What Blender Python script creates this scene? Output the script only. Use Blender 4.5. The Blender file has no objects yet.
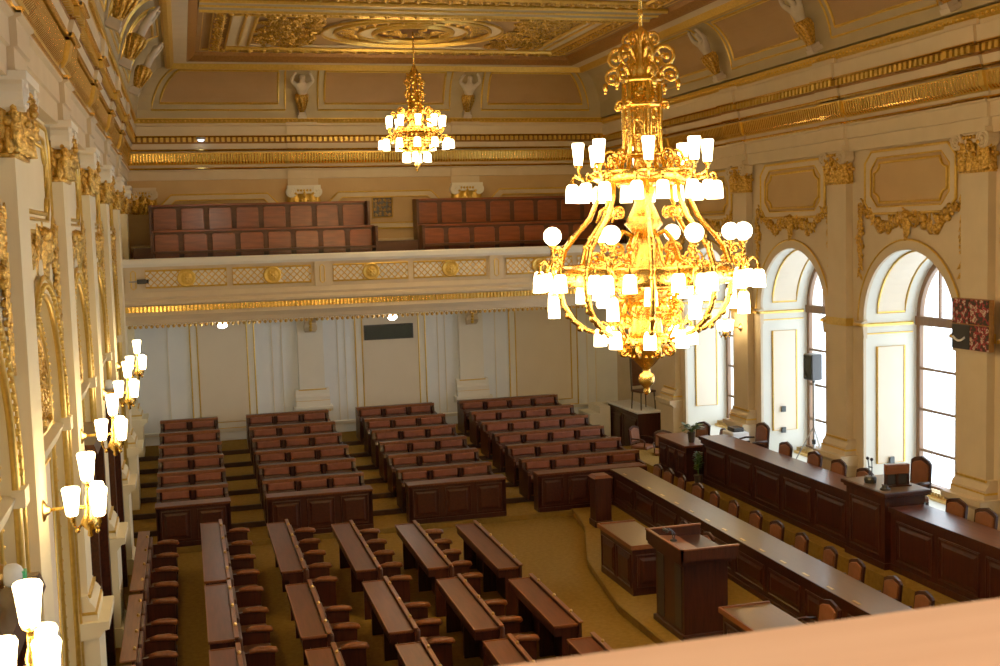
import bpy, bmesh, math, random
from mathutils import Vector, Matrix
PI = math.pi
col = bpy.context.scene.collection
W, YB, YG = 12.76, 30.4, 27.23          # room width, back wall, gallery front
BAY = 3.81
LP = [10.11 + BAY * k for k in range(-3, 5)]     # pilasters along the wall with the lamps
RP = [15.0 + BAY * k for k in range(-4, 4)]      # pilasters along the window wall
BP = [4.33, 8.64]                                # pilasters on the back wall
Y0 = -1.6                                        # wall behind the camera

# ---------------------------------------------------------------- materials
def mat(name, c1, c2=None, rough=.6, metal=0.0, scale=6.0, stretch=(1, 1, 1), bump=0.0, bscale=None, emit=None, coat=0.0, detail=3.0, spec=None):
    m = bpy.data.materials.new(name); m.use_nodes = True
    nt = m.node_tree; N = nt.nodes; L = nt.links
    b = N['Principled BSDF']
    b.inputs['Roughness'].default_value = rough
    b.inputs['Metallic'].default_value = metal
    if spec is not None: b.inputs['Specular IOR Level'].default_value = spec
    if coat: b.inputs['Coat Weight'].default_value = coat; b.inputs['Coat Roughness'].default_value = .15
    c2 = c2 or tuple(x * .85 for x in c1)
    tc = N.new('ShaderNodeTexCoord'); mp = N.new('ShaderNodeMapping'); no = N.new('ShaderNodeTexNoise'); cr = N.new('ShaderNodeValToRGB')
    mp.inputs['Scale'].default_value = stretch
    no.inputs['Scale'].default_value = scale; no.inputs['Detail'].default_value = detail
    cr.color_ramp.elements[0].position = .3; cr.color_ramp.elements[1].position = .7
    cr.color_ramp.elements[0].color = (*c2, 1); cr.color_ramp.elements[1].color = (*c1, 1)
    L.new(tc.outputs['Object'], mp.inputs['Vector']); L.new(mp.outputs['Vector'], no.inputs['Vector'])
    L.new(no.outputs['Fac'], cr.inputs['Fac']); L.new(cr.outputs['Color'], b.inputs['Base Color'])
    if bump:
        bp = N.new('ShaderNodeBump'); bp.inputs['Strength'].default_value = bump; bp.inputs['Distance'].default_value = .02
        n2 = N.new('ShaderNodeTexNoise'); n2.inputs['Scale'].default_value = bscale or scale * 4; n2.inputs['Detail'].default_value = 2
        L.new(mp.outputs['Vector'], n2.inputs['Vector']); L.new(n2.outputs['Fac'], bp.inputs['Height']); L.new(bp.outputs['Normal'], b.inputs['Normal'])
    if emit:
        b.inputs['Emission Color'].default_value = (*emit[:3], 1); b.inputs['Emission Strength'].default_value = emit[3]
    return m
MT = {
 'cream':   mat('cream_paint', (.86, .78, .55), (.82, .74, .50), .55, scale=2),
 'white':   mat('pale_stucco', (.85, .82, .71), (.81, .78, .67), .6, scale=2),
 'grey':    mat('cool_pale_paint', (0.861, 0.905, 0.92), (0.819, 0.863, 0.898), .6, scale=2),
 'ochre':   mat('ochre_paint', (0.546, 0.368, 0.167), (0.497, 0.331, 0.147), .6, scale=2),
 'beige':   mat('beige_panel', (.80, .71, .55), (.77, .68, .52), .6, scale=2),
 'cove':    mat('cove_panel', (0.367, 0.221, 0.0937), (0.33, 0.196, 0.0803), .6, scale=2),
 'coveband':mat('cove_band', (0.43, 0.352, 0.203), (0.394, 0.317, 0.176), .6, scale=2),
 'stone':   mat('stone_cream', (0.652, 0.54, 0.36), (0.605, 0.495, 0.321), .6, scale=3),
 'reveal':  mat('reveal_white', (0.722, 0.731, 0.64), (0.697, 0.705, 0.616), .55, scale=2),
 'gold':    mat('gilding', (.98, .66, .15), (.70, .40, .06), .30, 1.0, scale=30, bump=.5, bscale=60),
 'goldsm':  mat('polished_gilding', (1.0, .68, .20), (.80, .48, .10), .22, 1.0, scale=12),
 'goldrel': mat('old_gilt_relief', (.95, .62, .15), (.38, .19, .03), .30, .85, scale=26, bump=.8, bscale=50),
 'goldpaint': mat('gold_paint', (.80, .54, .12), (.66, .42, .08), .38, .7, scale=20),
 'rust':    mat('red_gold_paint', (0.315, 0.15, 0.0375), (0.225, 0.0975, 0.0225), .5, .3, scale=20),
 'chgold':  mat('chandelier_gilt', (1.0, .70, .18), (.92, .55, .10), .25, 1.0, scale=25, bump=.3, bscale=70),
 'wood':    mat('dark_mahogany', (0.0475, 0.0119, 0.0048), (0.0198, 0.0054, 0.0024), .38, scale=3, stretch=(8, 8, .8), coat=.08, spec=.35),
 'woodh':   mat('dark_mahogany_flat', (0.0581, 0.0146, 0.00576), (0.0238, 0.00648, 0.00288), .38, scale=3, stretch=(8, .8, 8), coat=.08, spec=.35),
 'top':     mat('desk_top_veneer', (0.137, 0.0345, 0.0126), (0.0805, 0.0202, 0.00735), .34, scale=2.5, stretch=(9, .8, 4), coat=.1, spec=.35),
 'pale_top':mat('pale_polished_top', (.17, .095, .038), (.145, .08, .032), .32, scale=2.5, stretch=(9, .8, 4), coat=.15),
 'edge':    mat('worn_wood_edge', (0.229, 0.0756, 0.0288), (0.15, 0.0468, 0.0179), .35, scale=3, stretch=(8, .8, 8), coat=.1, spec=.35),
 'pew':     mat('red_gallery_wood', (0.276, 0.0623, 0.0173), (0.175, 0.038, 0.0115), .4, scale=3, stretch=(.8, 8, 6), coat=.3),
 'pewdark': mat('red_gallery_wood_dark', (0.091, 0.028, 0.0126), (0.063, 0.0182, 0.0084), .45, scale=3, stretch=(.8, 8, 6)),
 'leather': mat('red_brown_leather', (0.248, 0.072, 0.0374), (0.184, 0.0504, 0.0258), .42, scale=9, bump=.15),
 'leatherd':mat('dark_leather', (0.091, 0.035, 0.0196), (0.063, 0.0238, 0.014), .45, scale=9, bump=.15),
 'leathert':mat('tan_leather', (0.221, 0.0765, 0.0323), (0.17, 0.0578, 0.0238), .4, scale=9, bump=.15),
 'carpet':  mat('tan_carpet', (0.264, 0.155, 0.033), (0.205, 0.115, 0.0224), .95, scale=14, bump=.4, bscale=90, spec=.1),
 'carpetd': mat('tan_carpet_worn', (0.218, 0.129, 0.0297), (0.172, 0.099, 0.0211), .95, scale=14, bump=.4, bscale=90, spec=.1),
 'riser':   mat('shaded_riser', (0.051, 0.0252, 0.009), (0.036, 0.018, 0.0066), .8, scale=6),
 'ledge':   mat('honey_oak', (0.798, 0.494, 0.323), (0.741, 0.437, 0.275), .45, scale=3, stretch=(.7, 10, 10), coat=.2),
 'black':   mat('black_plastic', (.02, .02, .022), None, .4, scale=8),
 'screen':  mat('dark_screen', (.03, .045, .04), (.025, .035, .032), .25, scale=3),
 'metal':   mat('grey_metal', (.45, .45, .45), None, .35, .9, scale=8),
 'brass':   mat('brass', (.80, .55, .20), (.65, .42, .14), .28, 1.0, scale=15),
 'frame':   mat('window_wood', (0.208, 0.104, 0.04), (0.152, 0.072, 0.028), .5, scale=4, stretch=(6, 6, .8)),
 'cloth':   mat('white_cloth', (.85, .86, .88), (.80, .81, .84), .8, scale=5, bump=.2),
 'plaster': mat('white_plaster', (0.576, 0.502, 0.394), (0.496, 0.426, 0.326), .7, scale=6),
 'leaf':    mat('green_leaf', (.06, .13, .03), (.03, .07, .015), .5, scale=10),
 'pot':     mat('dark_pot', (.05, .04, .035), None, .4, scale=6),
 'green':   mat('green_sign', (.05, .40, .16), None, .4, scale=6, emit=(.05, .5, .18, .25)),
 'shade':   mat('lit_glass_shade', (1, .95, .85), (1, .93, .82), .4, scale=4, emit=(1.0, .68, .30, 42)),
 'globe':   mat('lit_glass_globe', (1, .95, .85), (1, .93, .82), .4, scale=4, emit=(1.0, .73, .38, 30)),
 'sconce':  mat('lit_sconce_shade', (1, .95, .85), (1, .93, .82), .4, scale=4, emit=(1.0, .69, .30, 38)),
 'bulb':    mat('lit_soffit_bulb', (1, .95, .85), (1, .93, .82), .4, scale=4, emit=(1.0, .90, .76, 90)),
 'spot':    mat('lit_blue_white_spot', (.9, .95, 1), None, .4, scale=4, emit=(.75, .85, 1.0, 6)),
}
def glass(name):
    m = bpy.data.materials.new(name); m.use_nodes = True
    nt = m.node_tree; N = nt.nodes; L = nt.links; N.remove(N['Principled BSDF'])
    t = N.new('ShaderNodeBsdfTransparent'); g = N.new('ShaderNodeBsdfGlossy'); x = N.new('ShaderNodeMixShader')
    t.inputs['Color'].default_value = (.97, .98, .98, 1); g.inputs['Roughness'].default_value = .03
    fr = N.new('ShaderNodeFresnel'); fr.inputs['IOR'].default_value = 1.3
    L.new(fr.outputs[0], x.inputs[0]); L.new(t.outputs[0], x.inputs[1]); L.new(g.outputs[0], x.inputs[2])
    L.new(x.outputs[0], N['Material Output'].inputs['Surface'])
    return m
MT['glass'] = glass('window_glass')
def art_mat():
    m = mat('woven_red_black_white', (.4, .04, .05), (.03, .02, .02), .7, scale=14)
    N = m.node_tree.nodes
    cr = [n for n in N if n.type == 'VALTORGB'][0].color_ramp
    cr.interpolation = 'CONSTANT'
    cr.elements[0].position = 0; cr.elements[0].color = (.03, .02, .02, 1)
    cr.elements[1].position = .48; cr.elements[1].color = (.26, .02, .035, 1)
    e = cr.elements.new(.58); e.color = (.55, .48, .36, 1)
    e = cr.elements.new(.65); e.color = (.16, .015, .03, 1)
    return m
MT['art'] = art_mat()

# ---------------------------------------------------------------- mesh builder
class MB:
    """collects shapes; T maps local (s, z, d) or (x, y, z) points into the parent's space"""
    def __init__(self, T=None): self.v = []; self.f = []; self.T = T
    def add(self, vs, fs):
        o = len(self.v)
        self.v += [tuple(self.T(*p)) if self.T else tuple(p) for p in vs]
        self.f += [tuple(o + i for i in f) for f in fs]
        return self
    def box(self, a0, a1, b0, b1, c0, c1):
        vs = [(x, y, z) for x in (a0, a1) for y in (b0, b1) for z in (c0, c1)]
        return self.add(vs, [(0, 1, 3, 2), (4, 6, 7, 5), (0, 4, 5, 1), (2, 3, 7, 6), (0, 2, 6, 4), (1, 5, 7, 3)])
    def frustum(self, r0, r1, c0, c1):
        """rect r=(a0,a1,b0,b1) at third coordinate c0 to another at c1"""
        vs = [(a, b, c) for r, c in ((r0, c0), (r1, c1)) for a, b in ((r[0], r[2]), (r[1], r[2]), (r[1], r[3]), (r[0], r[3]))]
        return self.add(vs, [(3, 2, 1, 0), (4, 5, 6, 7)] + [(i, (i + 1) % 4, 4 + (i + 1) % 4, 4 + i) for i in range(4)])
    def prism(self, poly, c0, c1, cap=True):
        n = len(poly)
        vs = [(a, b, c0) for a, b in poly] + [(a, b, c1) for a, b in poly]
        fs = [(i, (i + 1) % n, n + (i + 1) % n, n + i) for i in range(n)]
        if cap: fs += [tuple(range(n))[::-1], tuple(range(n, 2 * n))]
        return self.add(vs, fs)
    def tube(self, pts, r, n=6, closed=False):
        P = [Vector(p) for p in pts]; k = len(P)
        rr = r if isinstance(r, (list, tuple)) else [r] * k
        vs = []; up = None
        for i in range(k):
            t = (P[(i + 1) % k] - P[i - 1]) if closed else (P[min(i + 1, k - 1)] - P[max(i - 1, 0)])
            if t.length < 1e-9: t = Vector((0, 0, 1))
            t.normalize()
            if up is None: up = Vector((0, 0, 1)) if abs(t.z) < .9 else Vector((1, 0, 0))
            x = up.cross(t)
            if x.length < 1e-6: x = t.orthogonal()
            x.normalize(); y = t.cross(x); up = y.copy()
            for j in range(n):
                a = 2 * PI * j / n
                vs.append(P[i] + (x * math.cos(a) + y * math.sin(a)) * rr[i])
        fs = []
        for i in range(k if closed else k - 1):
            for j in range(n):
                a, b = i * n, ((i + 1) % k) * n
                fs.append((a + j, a + (j + 1) % n, b + (j + 1) % n, b + j))
        if not closed: fs += [tuple(range(n))[::-1], tuple(range((k - 1) * n, k * n))]
        return self.add([tuple(p) for p in vs], fs)
    def lathe(self, prof, c=(0, 0, 0), n=16, axis='z', a0=0.0, sweep=2 * PI):
        """prof: (r, h) pairs"""
        k = len(prof); full = abs(sweep - 2 * PI) < 1e-6
        m = n if full else n + 1
        vs = []
        for r, h in prof:
            for j in range(m):
                a = a0 + sweep * j / n
                p = (r * math.cos(a), r * math.sin(a), h)
                if axis == 'x': p = (h, p[0], p[1])
                if axis == 'y': p = (p[0], h, p[1])
                vs.append((c[0] + p[0], c[1] + p[1], c[2] + p[2]))
        fs = []
        for i in range(k - 1):
            for j in range(n):
                j2 = (j + 1) % m if full else j + 1
                fs.append((i * m + j, i * m + j2, (i + 1) * m + j2, (i + 1) * m + j))
        if full:
            if prof[0][0] > 1e-5: fs.append(tuple(range(m))[::-1])
            if prof[-1][0] > 1e-5: fs.append(tuple(range((k - 1) * m, k * m)))
        return self.add(vs, fs)
    def ball(self, c, r, n=8, sq=(1, 1, 1)):
        h = max(4, n // 2 + 1); vs = []; fs = []
        for i in range(1, h):
            t = PI * i / h
            for j in range(n):
                a = 2 * PI * j / n
                vs.append((c[0] + r * sq[0] * math.sin(t) * math.cos(a), c[1] + r * sq[1] * math.sin(t) * math.sin(a), c[2] + r * sq[2] * math.cos(t)))
        o = len(vs); vs += [(c[0], c[1], c[2] + r * sq[2]), (c[0], c[1], c[2] - r * sq[2])]
        for i in range(h - 2):
            for j in range(n): fs.append((i * n + j, i * n + (j + 1) % n, (i + 1) * n + (j + 1) % n, (i + 1) * n + j))
        for j in range(n):
            fs.append((o, (j + 1) % n, j)); fs.append((o + 1, (h - 2) * n + j, (h - 2) * n + (j + 1) % n))
        return self.add(vs, fs)
    def scroll(self, c, r, turns=1.25, th=.02, ang=0.0, dirn=1, d=0.0, n=5, steps=14, stem=0.0):
        """a spiral in the (first, second) plane, third coordinate d"""
        pts = []; rad = []
        for i in range(steps + 1):
            t = i / steps; a = ang + dirn * turns * 2 * PI * t; q = r * (1 - .85 * t)
            pts.append((c[0] + q * math.cos(a), c[1] + q * math.sin(a), d + .4 * th * t)); rad.append(th * (1 - .45 * t))
        if stem:
            p0, p1 = Vector(pts[0]), Vector(pts[1]); dr = (p0 - p1).normalized() * stem
            pts.insert(0, tuple(p0 + dr)); rad.insert(0, th * .5)
        self.tube(pts, rad, n)
        return self.ball((pts[-1][0], pts[-1][1], pts[-1][2]), th * 1.5, 6)
    def leaf(self, c, ang, ln, wd, d=0.0, th=.03):
        """a pointed acanthus-like leaf in relief"""
        ca, sa = math.cos(ang), math.sin(ang)
        prof = [(0, .25), (.2, .8), (.32, .6), (.45, 1), (.58, .65), (.72, .75), (.85, .35), (1, .02)]
        vs = []; fs = []
        for u, w in prof:
            for s in (-1, 0, 1):
                x, y = u * ln, s * w * wd / 2
                vs.append((c[0] + x * ca - y * sa, c[1] + x * sa + y * ca, d + (th * (1 - .5 * u) if s == 0 else 0)))
        for i in range(len(prof) - 1):
            a = i * 3
            fs += [(a, a + 3, a + 4, a + 1), (a + 1, a + 4, a + 5, a + 2)]
        return self.add(vs, fs)
    def build(self, name, m, parent=None, smooth=False, bevel=0.0):
        me = bpy.data.meshes.new(name)
        me.from_pydata(self.v, [], self.f)
        bm = bmesh.new(); bm.from_mesh(me)
        bmesh.ops.recalc_face_normals(bm, faces=bm.faces)
        bm.to_mesh(me); bm.free()
        if smooth:
            for p in me.polygons: p.use_smooth = True
        me.materials.append(MT[m] if isinstance(m, str) else m)
        o = bpy.data.objects.new(name, me); col.objects.link(o)
        if parent is not None: o.parent = parent
        if bevel:
            md = o.modifiers.new('bevel', 'BEVEL'); md.width = bevel; md.segments = 2; md.limit_method = 'ANGLE'
        return o
def empty(name, loc=(0, 0, 0), rz=0.0):
    o = bpy.data.objects.new(name, None); o.empty_display_size = .2
    o.location = loc; o.rotation_euler = (0, 0, rz); col.objects.link(o)
    return o
def tag(o, label, cat, group=None):
    o['label'] = label; o['category'] = cat
    if group: o['group'] = group
    return o
def thing(name, label, cat, loc=(0, 0, 0), rz=0.0, group=None):
    return tag(empty(name, loc, rz), label, cat, group)
def struct(o): o['kind'] = 'structure'; return o
def copy_tree(o, parent=None):
    c = o.copy(); col.objects.link(c)
    if parent is not None: c.parent = parent
    for ch in list(o.children): copy_tree(ch, c)
    return c
ORD = 'nearest,second,third,fourth,fifth,sixth,seventh,eighth,ninth,tenth,eleventh,twelfth,thirteenth,fourteenth'.split(',')
ORD1 = 'first,second,third,fourth,fifth,sixth,seventh,eighth,ninth,tenth,eleventh,twelfth,thirteenth,fourteenth'.split(',')
# wall frames: s along the wall, z up, d out of the wall into the room (d = 0 is the pilaster face)
TL = lambda s, z, d: (d, s, z)
TR = lambda s, z, d: (W - d, s, z)
TB = lambda s, z, d: (s, YB - d, z)
TF = lambda s, z, d: (s, Y0 + d, z)
FIELD = -.14                                     # wall field behind the pilaster faces
SKY, EXPO = 10.0, -.85
# ================================================================ the room
HALF, SPRING, ATOP = 1.27, 4.10, 5.37
ZC = 8.9
def mould(mb, s0, s1, prof):
    """prof: closed polygon of (z, d) swept along the wall"""
    n = len(prof)
    vs = [(s0, z, d) for z, d in prof] + [(s1, z, d) for z, d in prof]
    fs = [(i, (i + 1) % n, n + (i + 1) % n, n + i) for i in range(n)] + [tuple(range(n))[::-1], tuple(range(n, 2 * n))]
    return mb.add(vs, fs)
def arch_pts(sc, r, n=20, spring=SPRING):
    return [(sc - r * math.cos(PI * i / n), spring + r * math.sin(PI * i / n)) for i in range(n + 1)]
def wall_bay(mb, s0, s1, sc, half, bottom, d, ztop=ZC, n=20):
    q = lambda *p: mb.add([(a, b, d) for a, b in p], [tuple(range(len(p)))])
    q((s0, 0), (sc - half, 0), (sc - half, ztop), (s0, ztop))
    q((sc + half, 0), (s1, 0), (s1, ztop), (sc + half, ztop))
    if bottom > 0: q((sc - half, 0), (sc + half, 0), (sc + half, bottom), (sc - half, bottom))
    A = arch_pts(sc, half, n)
    for (a, b), (a2, b2) in zip(A, A[1:]): q((a, b), (a2, b2), (a2, ztop), (a, ztop))
def arch_path(sc, half, bottom, n=20):
    return [(sc - half, bottom)] + arch_pts(sc, half, n) + [(sc + half, bottom)]
def strip(mb, path, d0, d1):
    for (a, b), (a2, b2) in zip(path, path[1:]): mb.add([(a, b, d0), (a2, b2, d0), (a2, b2, d1), (a, b, d1)], [(0, 1, 2, 3)])
def ribbon(mb, path_in, path_out, d0, d1):
    """flat raised band between two parallel paths, with its edges"""
    for i in range(len(path_in) - 1):
        a, b, c, e = path_in[i], path_in[i + 1], path_out[i + 1], path_out[i]
        mb.add([(*a, d1), (*b, d1), (*c, d1), (*e, d1)], [(0, 1, 2, 3)])
        mb.add([(*a, d0), (*b, d0), (*b, d1), (*a, d1)], [(0, 1, 2, 3)])
        mb.add([(*e, d0), (*c, d0), (*c, d1), (*e, d1)], [(0, 1, 2, 3)])
def loop_tube(mb, pts, d, r, n=5):
    return mb.tube([(a, b, d) for a, b in pts], r, n, closed=True)
def cut_rect(s0, s1, z0, z1, c, kind='concave', n=5):
    P = []
    for (a, b, ang) in ((s0, z0, 0), (s1, z0, 1), (s1, z1, 2), (s0, z1, 3)):
        if kind == 'concave':
            st = [PI / 2, PI, 3 * PI / 2, 0][ang]
            for i in range(n + 1):
                t = st - (PI / 2) * i / n if True else 0
                P.append((a + c * math.cos(t), b + c * math.sin(t)))
        else:
            P += {0: [(a, b + c), (a + c, b)], 1: [(a - c, b), (a, b + c)], 2: [(a, b - c), (a - c, b)], 3: [(a + c, b), (a, b - c)]}[ang]
    return P

TRIM_N = [0]
def trim():
    TRIM_N[0] += 1; return struct(empty('trim_%d' % TRIM_N[0]))

# ---- floor: carpet, dais and the steps of the raised seating
fl = MB()
fl.add([(-.4, Y0 - .3, 0), (W + .2, Y0 - .3, 0), (W + .2, YB + .2, 0), (-.4, YB + .2, 0)], [(0, 1, 2, 3)])
floor = struct(fl.build('floor', 'carpet'))
DAIS = [(7.45, 8.0), (7.38, 16.2), (7.75, 18.6), (8.45, 20.7), (8.55, 21.2), (8.7, 22.2), (12.9, 22.2), (12.9, 8.0)]
dz = MB(); dz.prism(DAIS, 0, .15); dais = struct(dz.build('floor_dais', 'carpet'))
e = MB()
for a, b in zip(DAIS[:5], DAIS[1:6]):
    e.tube([(a[0] - .005, a[1], .135), (b[0] - .005, b[1], .135)], .022, 6)
e.build('nosing', 'carpetd', dais)
d2 = MB(); d2.box(11.12, 12.9, 8.0, 26.2, 0, .55); dais2 = struct(d2.build('floor_presidium', 'carpet'))
d3 = MB(); d3.box(11.5, 12.9, 8.0, 21.7, .55, .745); d3.build('upper_step', 'carpet', dais2)
TIER = lambda k: 22.42 + 1.1 * k
for k in range(0, 7):
    t = MB(); t.box(-.1, 11.0, TIER(k) - .18, YB + .1, .1 * k, .1 * (k + 1) - .004)
    o = struct(t.build('floor_tier', 'carpet'))
    r = MB(); r.box(-.1, 11.0, TIER(k) - .195, TIER(k) - .13, .1 * k, .1 * (k + 1) + .002); r.build('riser', 'riser' if k else 'carpetd', o)  # laps over the tread; the dark colour also stands in for the step's shadow

# ---- left wall
wl = MB(TL)
for k in range(len(LP) - 1): wall_bay(wl, LP[k], LP[k + 1], (LP[k] + LP[k + 1]) / 2, HALF, 0, FIELD)
wl.add([(Y0 - .2, 0, FIELD), (LP[0], 0, FIELD), (LP[0], ZC, FIELD), (Y0 - .2, ZC, FIELD)], [(0, 1, 2, 3)])
wl.add([(LP[-1], 0, FIELD), (YB + .2, 0, FIELD), (YB + .2, ZC, FIELD), (LP[-1], ZC, FIELD)], [(0, 1, 2, 3)])
wall_left = struct(wl.build('wall_left', 'cream'))
nb = MB(TL)
for k in range(len(LP) - 1):
    sc = (LP[k] + LP[k + 1]) / 2
    strip(nb, arch_path(sc, HALF, 0), FIELD, FIELD - .13)
    A = arch_path(sc, HALF, 0)
    nb.add([(a, b, FIELD - .13) for a, b in A], [tuple(range(len(A)))])
nb.build('blind_arch', 'cream', wall_left)

# ---- right wall with its deep arched openings
wr = MB(TR); NF = 1.0
RC = [(RP[k] + RP[k + 1]) / 2 - .09 for k in range(len(RP) - 1)]
for k in range(len(RP) - 1): wall_bay(wr, RP[k], RP[k + 1], RC[k], HALF, NF, FIELD)
wr.add([(Y0 - .2, 0, FIELD), (RP[0], 0, FIELD), (RP[0], ZC, FIELD), (Y0 - .2, ZC, FIELD)], [(0, 1, 2, 3)])
wr.add([(RP[-1], 0, FIELD), (YB + .2, 0, FIELD), (YB + .2, ZC, FIELD), (RP[-1], ZC, FIELD)], [(0, 1, 2, 3)])
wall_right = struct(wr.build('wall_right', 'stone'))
rv = MB(TR); DW = -1.16
for sc in RC:
    strip(rv, arch_path(sc, HALF, NF), FIELD, DW - .35)
    rv.add([(sc - HALF, NF, FIELD), (sc + HALF, NF, FIELD), (sc + HALF, NF, DW - .35), (sc - HALF, NF, DW - .35)], [(0, 1, 2, 3)])
rv.build('window_reveal', 'reveal', wall_right)
# sunk panels with gilt beads on the reveals
pn = MB(TR); gb = MB(TR)
for sc in RC:
    for sg in (-1, 1):
        s = sc + sg * (HALF - .012)
        z0, z1, d0, d1 = 1.5, 3.62, FIELD - .22, FIELD - .78
        P = [(s, z0, d0), (s, z1, d0), (s, z1, d1), (s, z0, d1)]
        pn.add(P, [(0, 1, 2, 3)]); gb.tube(P, .022, 5, closed=True)
        for zz, rr in ((4.02, .035), (3.86, .014)):
            gb.tube([(s, zz, FIELD + .01), (s, zz, FIELD - .95)], rr, 5)
    for a0, a1 in ((6, 84), (96, 174)):
        pts = []
        R = HALF - .012; m = 10
        E = [math.radians(a0 + (a1 - a0) * i / m) for i in range(m + 1)]
        row = lambda d: [(sc - R * math.cos(t), SPRING + R * math.sin(t), d) for t in E]
        u, w = row(FIELD - .22), row(FIELD - .78)
        for i in range(m): pn.add([u[i], u[i + 1], w[i + 1], w[i]], [(0, 1, 2, 3)])
        gb.tube(u + w[::-1], .022, 5, closed=True)
pn.build('reveal_panel', 'beige', wall_right); gb.build('gilt_bead', 'goldpaint', wall_right)

# ---- back wall
wb = MB(TB)
wb.add([(-.4, 0, -.02), (W + .3, 0, -.02), (W + .3, 4.7, -.02), (-.4, 4.7, -.02)], [(0, 1, 2, 3)])
wall_back = struct(wb.build('wall_back', 'grey'))
wu = MB(TB); wu.add([(-.4, 4.7, 0), (W + .3, 4.7, 0), (W + .3, ZC, 0), (-.4, ZC, 0)], [(0, 1, 2, 3)])
wu.build('upper_wall_field', 'ochre', wall_back)
lp = MB(TB); lf = MB(TB); lg = MB(TB)
for a, b in ((1.28, 2.92), (5.5, 7.42), (9.72, 11.72)):
    lf.box(a, b, 1.0, 4.0, -.02, .03); lp.box(a + .22, b - .22, 1.2, 3.78, .03, .036)
    for q in ((a + .02, b - .02, 1.02, 3.98), (a + .2, b - .2, 1.18, 3.8)):
        loop_tube(lg, [(q[0], q[2]), (q[1], q[2]), (q[1], q[3]), (q[0], q[3])], .034, .022, 5)
lf.build('door_surround', 'white', wall_back); lp.build('wall_panel', 'beige', wall_back); lg.build('gilt_bead', 'goldpaint', wall_back)
# plain fillets and dado rail
ft = MB(TB)
for a in (.75, 3.35, 3.6, 5.05, 5.25, 7.75, 7.95, 9.35, 12.0, 12.25): ft.box(a - .012, a + .012, 1.0, 4.0, -.02, .012)
mould(ft, 0, W, [(.92, -.02), (.92, .03), (1.0, .05), (1.02, -.02)])
ft.build('fillet', 'white', wall_back)
# upper panels behind the gallery
ug = MB(TB); uw = MB(TB)
for a, b in ((.75, 3.7), (4.95, 7.98), (9.3, 12.3)):
    o1 = cut_rect(a, b, 6.05, 7.02, .28, 'cut'); i1 = cut_rect(a + .14, b - .14, 6.19, 6.88, .24, 'cut')
    ribbon(uw, o1 + [o1[0]], i1 + [i1[0]], 0, .03)
    loop_tube(ug, o1, .03, .022); loop_tube(ug, i1, .03, .016)
mould(uw, 0, W, [(5.62, 0), (5.62, .05), (5.74, .07), (5.78, 0)])
uw.build('wall_panel_frame', 'stone', wall_back); ug.build('gilt_bead', 'goldpaint', wall_back)
wf = MB(TF); wf.add([(-.5, 0, 0), (W + .4, 0, 0), (W + .4, ZC, 0), (-.5, ZC, 0)], [(0, 1, 2, 3)])
struct(wf.build('wall_front', 'ochre'))

# ---- baseboards
for nm, T, s0, s1 in (('baseboard_left', TL, Y0, YB), ('baseboard_right', TR, Y0, YB)):
    b = MB(T); mould(b, s0, s1, [(0, FIELD), (0, FIELD + .05), (.26, FIELD + .05), (.3, FIELD)]); struct(b.build(nm, 'wood'))

# ---- wall field decoration: archivolts, upper panels, swags of gilt relief
def garland(mb, sc, rnd, z=5.68, half=1.42):
    D = FIELD + .01
    for i in range(27):                       # the swag dips on both sides of the keystone
        u = -1 + 2 * i / 26
        s = sc + u * half * .94
        zz = z + .10 + .28 * abs(math.cos(u * PI)) ** 1.2 - .12 * (1 - abs(u))
        r = .065 + .045 * abs(math.sin(u * PI))
        for q in range(3):
            mb.ball((s + rnd.uniform(-.05, .05), zz + rnd.uniform(-.07, .07), D + rnd.uniform(.0, .05)), r * rnd.uniform(.5, .9), 6, (1, 1, .6))
        mb.leaf((s, zz), rnd.uniform(0, 6.28), rnd.uniform(.12, .22), .09, D + .05, .03)
    for sg in (-1, 1):
        for i in range(15):                   # pendants
            zz = z + .36 - i * .078; w = .11 * (1 - abs(i - 5) / 13)
            for q in range(2):
                mb.ball((sc + sg * half + rnd.uniform(-w, w), zz, D + rnd.uniform(0, .03)), w * rnd.uniform(.4, .7), 6, (1, 1, .6))
            mb.leaf((sc + sg * half, zz), -PI / 2 + rnd.uniform(-.9, .9), .17, .09, D + .03, .03)
        mb.scroll((sc + sg * half, z + .46), .12, 1.4, .022, PI / 2, sg, D)
    for sg in (-1, 1):
        mb.scroll((sc + sg * .17, z + .18), .17, 1.4, .03, PI / 2 + .4, sg, D)
        mb.scroll((sc + sg * .45, z + .22), .13, 1.3, .025, PI / 2, -sg, D)
    mb.leaf((sc, z + .3), -PI / 2, .46, .26, D + .05, .09)
    mb.ball((sc, z + .27, D + .06), .09, 8)
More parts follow.
